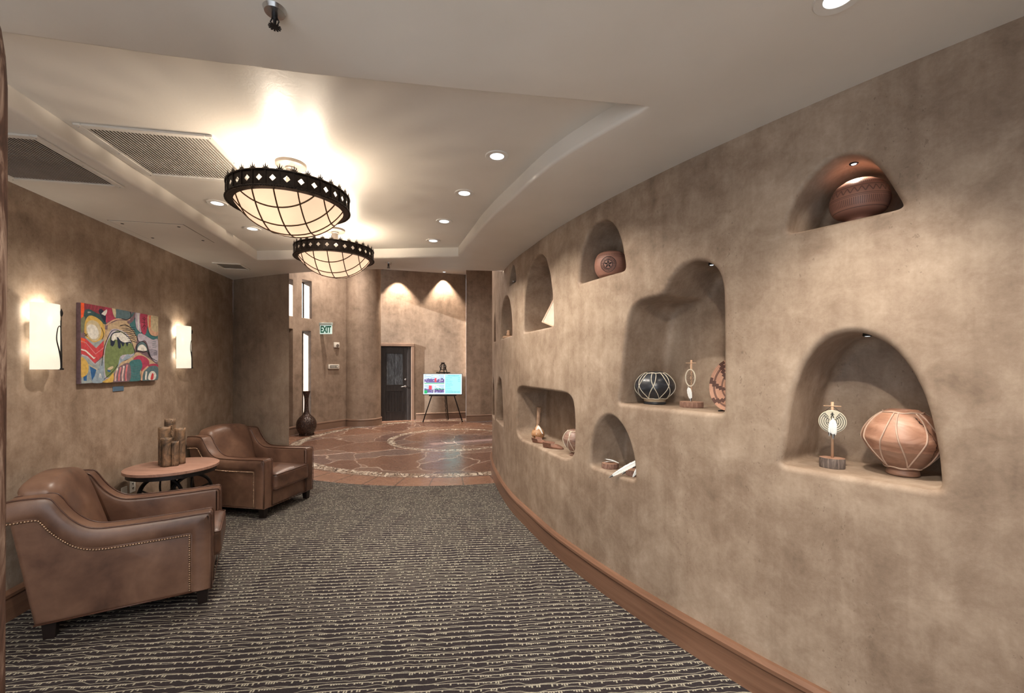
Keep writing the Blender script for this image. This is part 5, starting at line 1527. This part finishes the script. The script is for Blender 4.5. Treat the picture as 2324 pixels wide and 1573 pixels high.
# niche with the cracked pot and maze disc
pot('laced_clay_pot', 'large cracked terracotta pot tied with rawhide laces in the big near niche', 2049, .222, 'maze',
    [(0, 0), (.050, 0), (.053, .018), (.051, .028), (.074, .050), (.108, .095), (.131, .138), (.135, .160), (.122, .198), (.094, .238), (.058, .268), (.048, .274), (.042, .264), (0, .24)],
    crack_mat(), (6, .264, .036, .42, .0030), HIDE)
def maze():
    t = stand_thing(1889, .135, 'maze', 'round maze disc with walking figure and white feather on a dowel stand', 'maze_disc', .043, .044, .295, M_barkside)
    t.rotation_euler.z = math.radians(-36)
    R = .0515; zc = .208
    bm = bmesh.new(); lathe(bm, [(0, 0), (R - .002, 0), (R, .002), (R, .005), (R - .002, .007), (0, .007)], 56, Matrix.Translation((0, -.006, zc)) @ Matrix.Rotation(PI / 2, 4, 'X'))
    disc = autosmooth(mesh_obj('disc', bm, simple('cream_disc', (.56, .52, .40), .6, 0, .08, 20), t))
    bm = bmesh.new()
    def P(r, a): return (r * math.cos(a), -.0138, zc + r * math.sin(a))
    D = math.radians
    for k in range(5):
        r = .0465 - .0078 * k
        for s in (0, 1):
            a0, a1 = (D(125), D(262)) if s == 0 else (D(-82), D(55))
            a0 += D(4 * k * (1 if s else 1)) * (1 if s == 0 else -1) * .6
            tube(bm, [P(r, a0 + (a1 - a0) * j / 22) for j in range(23)], .0011, 5)
    for a, r0, r1 in ((125, .0465, .024), (140, .038, .016), (55, .0465, .024), (40, .038, .016), (262, .0465, .032), (278, .038, .024), (105, .022, .01), (75, .022, .01), (200, .024, .016), (340, .024, .016)):
        tube(bm, [P(r0, D(a)), P(r1, D(a))], .0010, 5)
    # little figure above the way in
    fx = lambda x, z: (x * .8, -.0138, zc + z * .8)
    tube(bm, [fx(0, .052), fx(0, .0525)], .0034, 8); tube(bm, [fx(0, .049), fx(0, .036)], .0024, 6)
    for s in (-1, 1): tube(bm, [fx(0, .046), fx(s * .006, .042), fx(s * .007, .037)], .0012, 5); tube(bm, [fx(0, .037), fx(s * .004, .030), fx(s * .005, .023)], .0015, 5)
    mesh_obj('maze_lines', bm, simple('dark_ink', (.02, .016, .014), .6), disc, True)
    bm = bmesh.new(); tube(bm, [(-.028, -.006, zc + .043), (0, -.002, .28), (.028, -.006, zc + .043)], .0012, 5); mesh_obj('hanging_cord', bm, simple('dark_cord', (.04, .03, .025), .6), t, True)
    bm = bmesh.new()
    feather(bm, (.0, -.018, zc + .012), (-.012, -.024, zc - .065), .024, (.1, -1, .1), .16, .006)
    feather(bm, (.002, -.020, zc + .012), (.002, -.026, zc - .076), .022, (-.1, -1, .1), .20, .008)
    feather(bm, (.004, -.018, zc + .012), (.011, -.022, zc - .058), .022, (-.3, -1, .1), 0, .006)
    mesh_obj('feathers', bm, [M_feather, M_featherdark], t, False, False)
maze()
# shelf niche: rattle, moccasins, pale laced pot
def rattle():
    X = in_niche(1221, .17); t = thing('gourd_rattle', 'gourd rattle standing upright on its bulb, wooden handle up, in the rectangular niche', 'rattle', (X.x, X.y, NICHE['shelf'] + .004), 0)
    g, gc = clay('painted_gourd', [(.3, (.30, .14, .06)), (.5, (.48, .26, .13)), (.7, (.60, .38, .22))], 9)
    x, y, z = g.sep(); sp = g.math('GREATER_THAN', g.noise(38, 1), .68)
    gc = g.mix(sp, gc, (.05, .025, .015)); M_g = g.fin(gc, .45)
    P = catmull([Vector(q) for q in [(0, 0), (.035, .002), (.058, .022), (.067, .052), (.058, .085), (.036, .110), (.018, .130), (.013, .150), (0, .152)]], 5)
    bm = bmesh.new(); lathe(bm, [(max(0, q.x), q.y) for q in P], 40); mesh_obj('gourd', bm, M_g, t, True)
    bm = bmesh.new(); tube(bm, [(0, 0, .148), (.006, 0, .22), (.014, 0, .325)], [.017, .020, .024], 14); autosmooth(mesh_obj('handle', bm, simple('handle_wood', (.33, .21, .14), .6, 0, .3, 20, .4), t))
    bm = bmesh.new()
    for k in range(5): tube(bm, [(.0135 * math.cos(a) + .002, .0135 * math.sin(a), .146 + .004 * k) for a in [2 * PI * j / 16 for j in range(16)]], .0025, 5, True)
    tube(bm, [(.012, -.01, .165), (.03, -.012, .18), (.032, -.01, .24), (.022, -.01, .30), (.012, -.012, .31)], .0016, 5)
    mesh_obj('binding', bm, M_foot, t, True)
    bm = bmesh.new()
    for dx, l in ((-.01, .085), (.006, .095), (.02, .08)): feather(bm, (.0, -.017, .14), (dx * 2.2, -.066, .14 - l), .022, (0, -1, .4), 0, .004)
    mesh_obj('feathers', bm, [M_feather, M_featherdark], t, False, False)
rattle()
M_moc = simple('brown_buckskin', (.22, .105, .068), .7, 0, .25, 25, .5)
def moccasin(px, d, rz, label, sc=1.0):
    X = in_niche(px, d); t = thing('moccasin', label, 'moccasin', (X.x, X.y, NICHE['shelf'] + .002), rz, 'soft leather moccasins in the rectangular niche')
    bm = bmesh.new(); n = 28; L = .19 * sc
    def outline(f):  # half width along the foot
        return sc * (.036 * math.sin(PI * min(1, f * 1.02)) ** .45) * (.78 + .35 * f)
    rings = []
    for j in range(15):
        f = .02 + .96 * j / 14; x = (f - .5) * L; w_ = outline(f); hh = sc * (.052 - .026 * f if f < .55 else .038 * (1 - ((f - .55) / .5) ** 2) + .004)
        ring = []
        for k in range(n):
            a = 2 * PI * k / n; yy = w_ * math.cos(a); zz = hh * .5 + hh * .5 * math.sin(a)
            if f < .5 and math.sin(a) > .6: zz -= .5 * hh * (math.sin(a) - .6)      # opening sinks
            zz = max(0, zz + .003 * noise.noise(Vector((x * 60, k, px))))
            ring.append(bm.verts.new((x, yy + .008 * math.sin(f * 3), zz)))
        rings.append(ring)
    for a, b in zip(rings, rings[1:]):
        for k in range(n): bm.faces.new((a[k], a[(k + 1) % n], b[(k + 1) % n], b[k]))
    bm.faces.new(rings[0][::-1]); bm.faces.new(rings[-1])
    autosmooth(mesh_obj('shoe', bm, M_moc, t), 60)
    bm = bmesh.new()
    for s in (-1, 1):
        q = [Vector((-.085 * sc, s * .020 * sc, .028)), Vector((-.01 * sc, s * .030 * sc, .03)), Vector((-.005, s * .042 * sc, .052 * sc)), Vector((-.08 * sc, s * .034 * sc, .058 * sc))]
        bm.faces.new([bm.verts.new(v) for v in q])
    o = mesh_obj('ankle_flap', bm, M_moc, t); o.modifiers.new('thick', 'SOLIDIFY').thickness = .003
    bm = bmesh.new(); tube(bm, catmull([Vector(q) for q in [(-.04 * sc, -.034 * sc, .04), (0, -.02, .045), (.02, 0, .043), (0, .02, .045), (.03, .05, .02), (.06, .06, .004)]], 5), .0016, 5); mesh_obj('lace', bm, HIDE, t, True)
moccasin(1226, .085, math.radians(-42), 'brown leather moccasin lying in front of the gourd rattle')
moccasin(1256, .10, math.radians(-30), 'brown leather moccasin with raised flap between the rattle and the pale laced pot', 1.1)
pg, pgc = clay('smoky_bronze_clay', [(.3, (.13, .07, .05)), (.5, (.27, .16, .12)), (.7, (.42, .33, .29))], 7)
pot('laced_pot', 'brown pot with white lacing at the right end of the rectangular niche', 1305, .16, 'shelf',
    [(0, 0), (.045, 0), (.048, .010), (.034, .022), (.045, .034), (.082, .075), (.102, .125), (.098, .160), (.075, .197), (.045, .215), (.038, .212), (0, .20)],
    pg.fin(pgc, .35), (7, .207, .038, .5, .0022), SINEW)
# feather niche
def feathers():
    z = NICHE['feather']
    X1 = in_niche(1385, .09); X2 = in_niche(1443, .115)
    for X, r, lab, sd in ((X1, .053, 'thin round wood slice at the left of the low arched niche', 3), (X2, .058, 'thin round wood slice at the right of the low arched niche, under feathers', 8)):
        t = thing('wood_slice', lab, 'wood slice', (X.x, X.y, z + .001), 0, 'wood slices in the low arched niche')
        bark_edge(r, .036, M_slice, M_barkred, t, 'slice', sd)
    a, b = Vector((X1.x, X1.y, z)), Vector((X2.x, X2.y, z))
    def fthing(label, base, tip, wd, nrm, dark, bend):
        o = thing('feather', label, 'feather', base, 0, 'white feathers in the low arched niche')
        bm = bmesh.new(); feather(bm, (0, 0, 0), Vector(tip) - Vector(base), wd, nrm, dark, bend, 40)
        mesh_obj('vane', bm, [M_feather, M_featherdark], o, False, False)
    # long feather leaning from the right slice out over the sill
    t0, q0 = W.hit(1391); lipP = Vector((q0.x, q0.y)); N = W.N(t0)
    tip = Vector((lipP.x - N.x * .035, lipP.y - N.y * .035, z - .02))
    u, qq = W.hit(1438); Nn = W.N(u); base = Vector((qq.x + Nn.x * .11, qq.y + Nn.y * .11, z + .135))
    fthing('long white feather leaning out over the sill of the low arched niche', base, tip, .046, (-.5, -.6, .6), .10, .012)
    u, qq = W.hit(1441); base = Vector((qq.x + Nn.x * .10, qq.y + Nn.y * .10, z + .145)); tt, q2 = W.hit(1428); N2 = W.N(tt)
    fthing('white feather standing steeply above the right wood slice', base, Vector((q2.x + N2.x * .03, q2.y + N2.y * .03, z + .01)), .038, (-.5, -.6, .3), 0, .01)
    base = Vector((a.x - .03, a.y + .02, z + .060)); fthing('short white curled feather lying on the left wood slice', base, Vector((a.x + .055, a.y - .03, z + .042)), .030, (0, 0, 1), 0, .008)
    base = Vector((a.x - .04, a.y + .0, z + .043)); fthing('thin white feather under the curled one on the left wood slice', base, Vector((a.x + .03, a.y + .03, z + .040)), .018, (0, 0, 1), 0, .004)
    t1, q1 = W.hit(1403); N1 = W.N(t1)
    fthing('brownish feather lying between the two wood slices', Vector((q1.x + N1.x * .14 + .012, q1.y + N1.y * .14 + .01, z + .055)), Vector((q1.x + N1.x * .03, q1.y + N1.y * .03, z + .004)), .03, (-.3, -.5, .8), .9, .004)
feathers()
# card leaning in the tall upper niche
def card():
    z = NICHE['card']; X = in_niche(1250, .10)
    t_, q = W.hit(1250); T = W.T(t_); N = W.N(t_)
    t = thing('framed_card', 'pale framed card leaning at the right side of the tall arched niche', 'picture', (X.x, X.y, z + .03), math.radians(-37))
    t.rotation_euler.y = math.radians(22)
    Mt = Matrix.Rotation(math.radians(-16), 4, 'X')
    bm = bmesh.new(); box(bm, -.10, .10, -.006, .006, 0, .24, .002, 2, Mt); mesh_obj('card', bm, simple('card_paper', (.58, .55, .44), .6, 0, .2, 9), t)
    bm = bmesh.new()
    for q in ((-.105, -.092, 0, .245), (.092, .105, 0, .245), (-.105, .105, 0, .012), (-.105, .105, .233, .245)): box(bm, q[0], q[1], -.009, .009, q[2], q[3], .002, 2, Mt)
    mesh_obj('frame', bm, simple('pale_wood_frame', (.55, .36, .24), .5), t)
card()
def trinkets():
    X = in_niche(1154, .07); t = thing('carved_figure', 'small pale carved object in the arched niche nearest the lobby', 'figurine', (X.x, X.y, NICHE['tall'] + .001))
    bm = bmesh.new(); box(bm, -.07, .07, -.04, .04, 0, .03, .01, 3); mesh_obj('base', bm, M_dowel, t)
    bm = bmesh.new(); lathe(bm, [(0, .03), (.022, .03), (.026, .05), (.018, .075), (.022, .09), (.012, .10), (0, .102)], 16); mesh_obj('figure', bm, M_dowel, t, True)
    X = in_niche(1166, .06); t = thing('silver_trinket', 'tiny silvery ornament in the small topmost niche by the lobby', 'ornament', (X.x, X.y, NICHE['small'] + .001))
    bm = bmesh.new(); lathe(bm, [(0, 0), (.03, 0), (.034, .012), (.012, .02), (.014, .035), (.034, .05), (.036, .062), (.02, .07), (0, .072)], 24); mesh_obj('cup', bm, M_chrome, t, True)
    bm = bmesh.new(); tube(bm, [(.03, 0, .055), (.055, .0, .06), (.07, 0, .072)], .008, 8); mesh_obj('spout', bm, M_chrome, t, True)
trinkets()
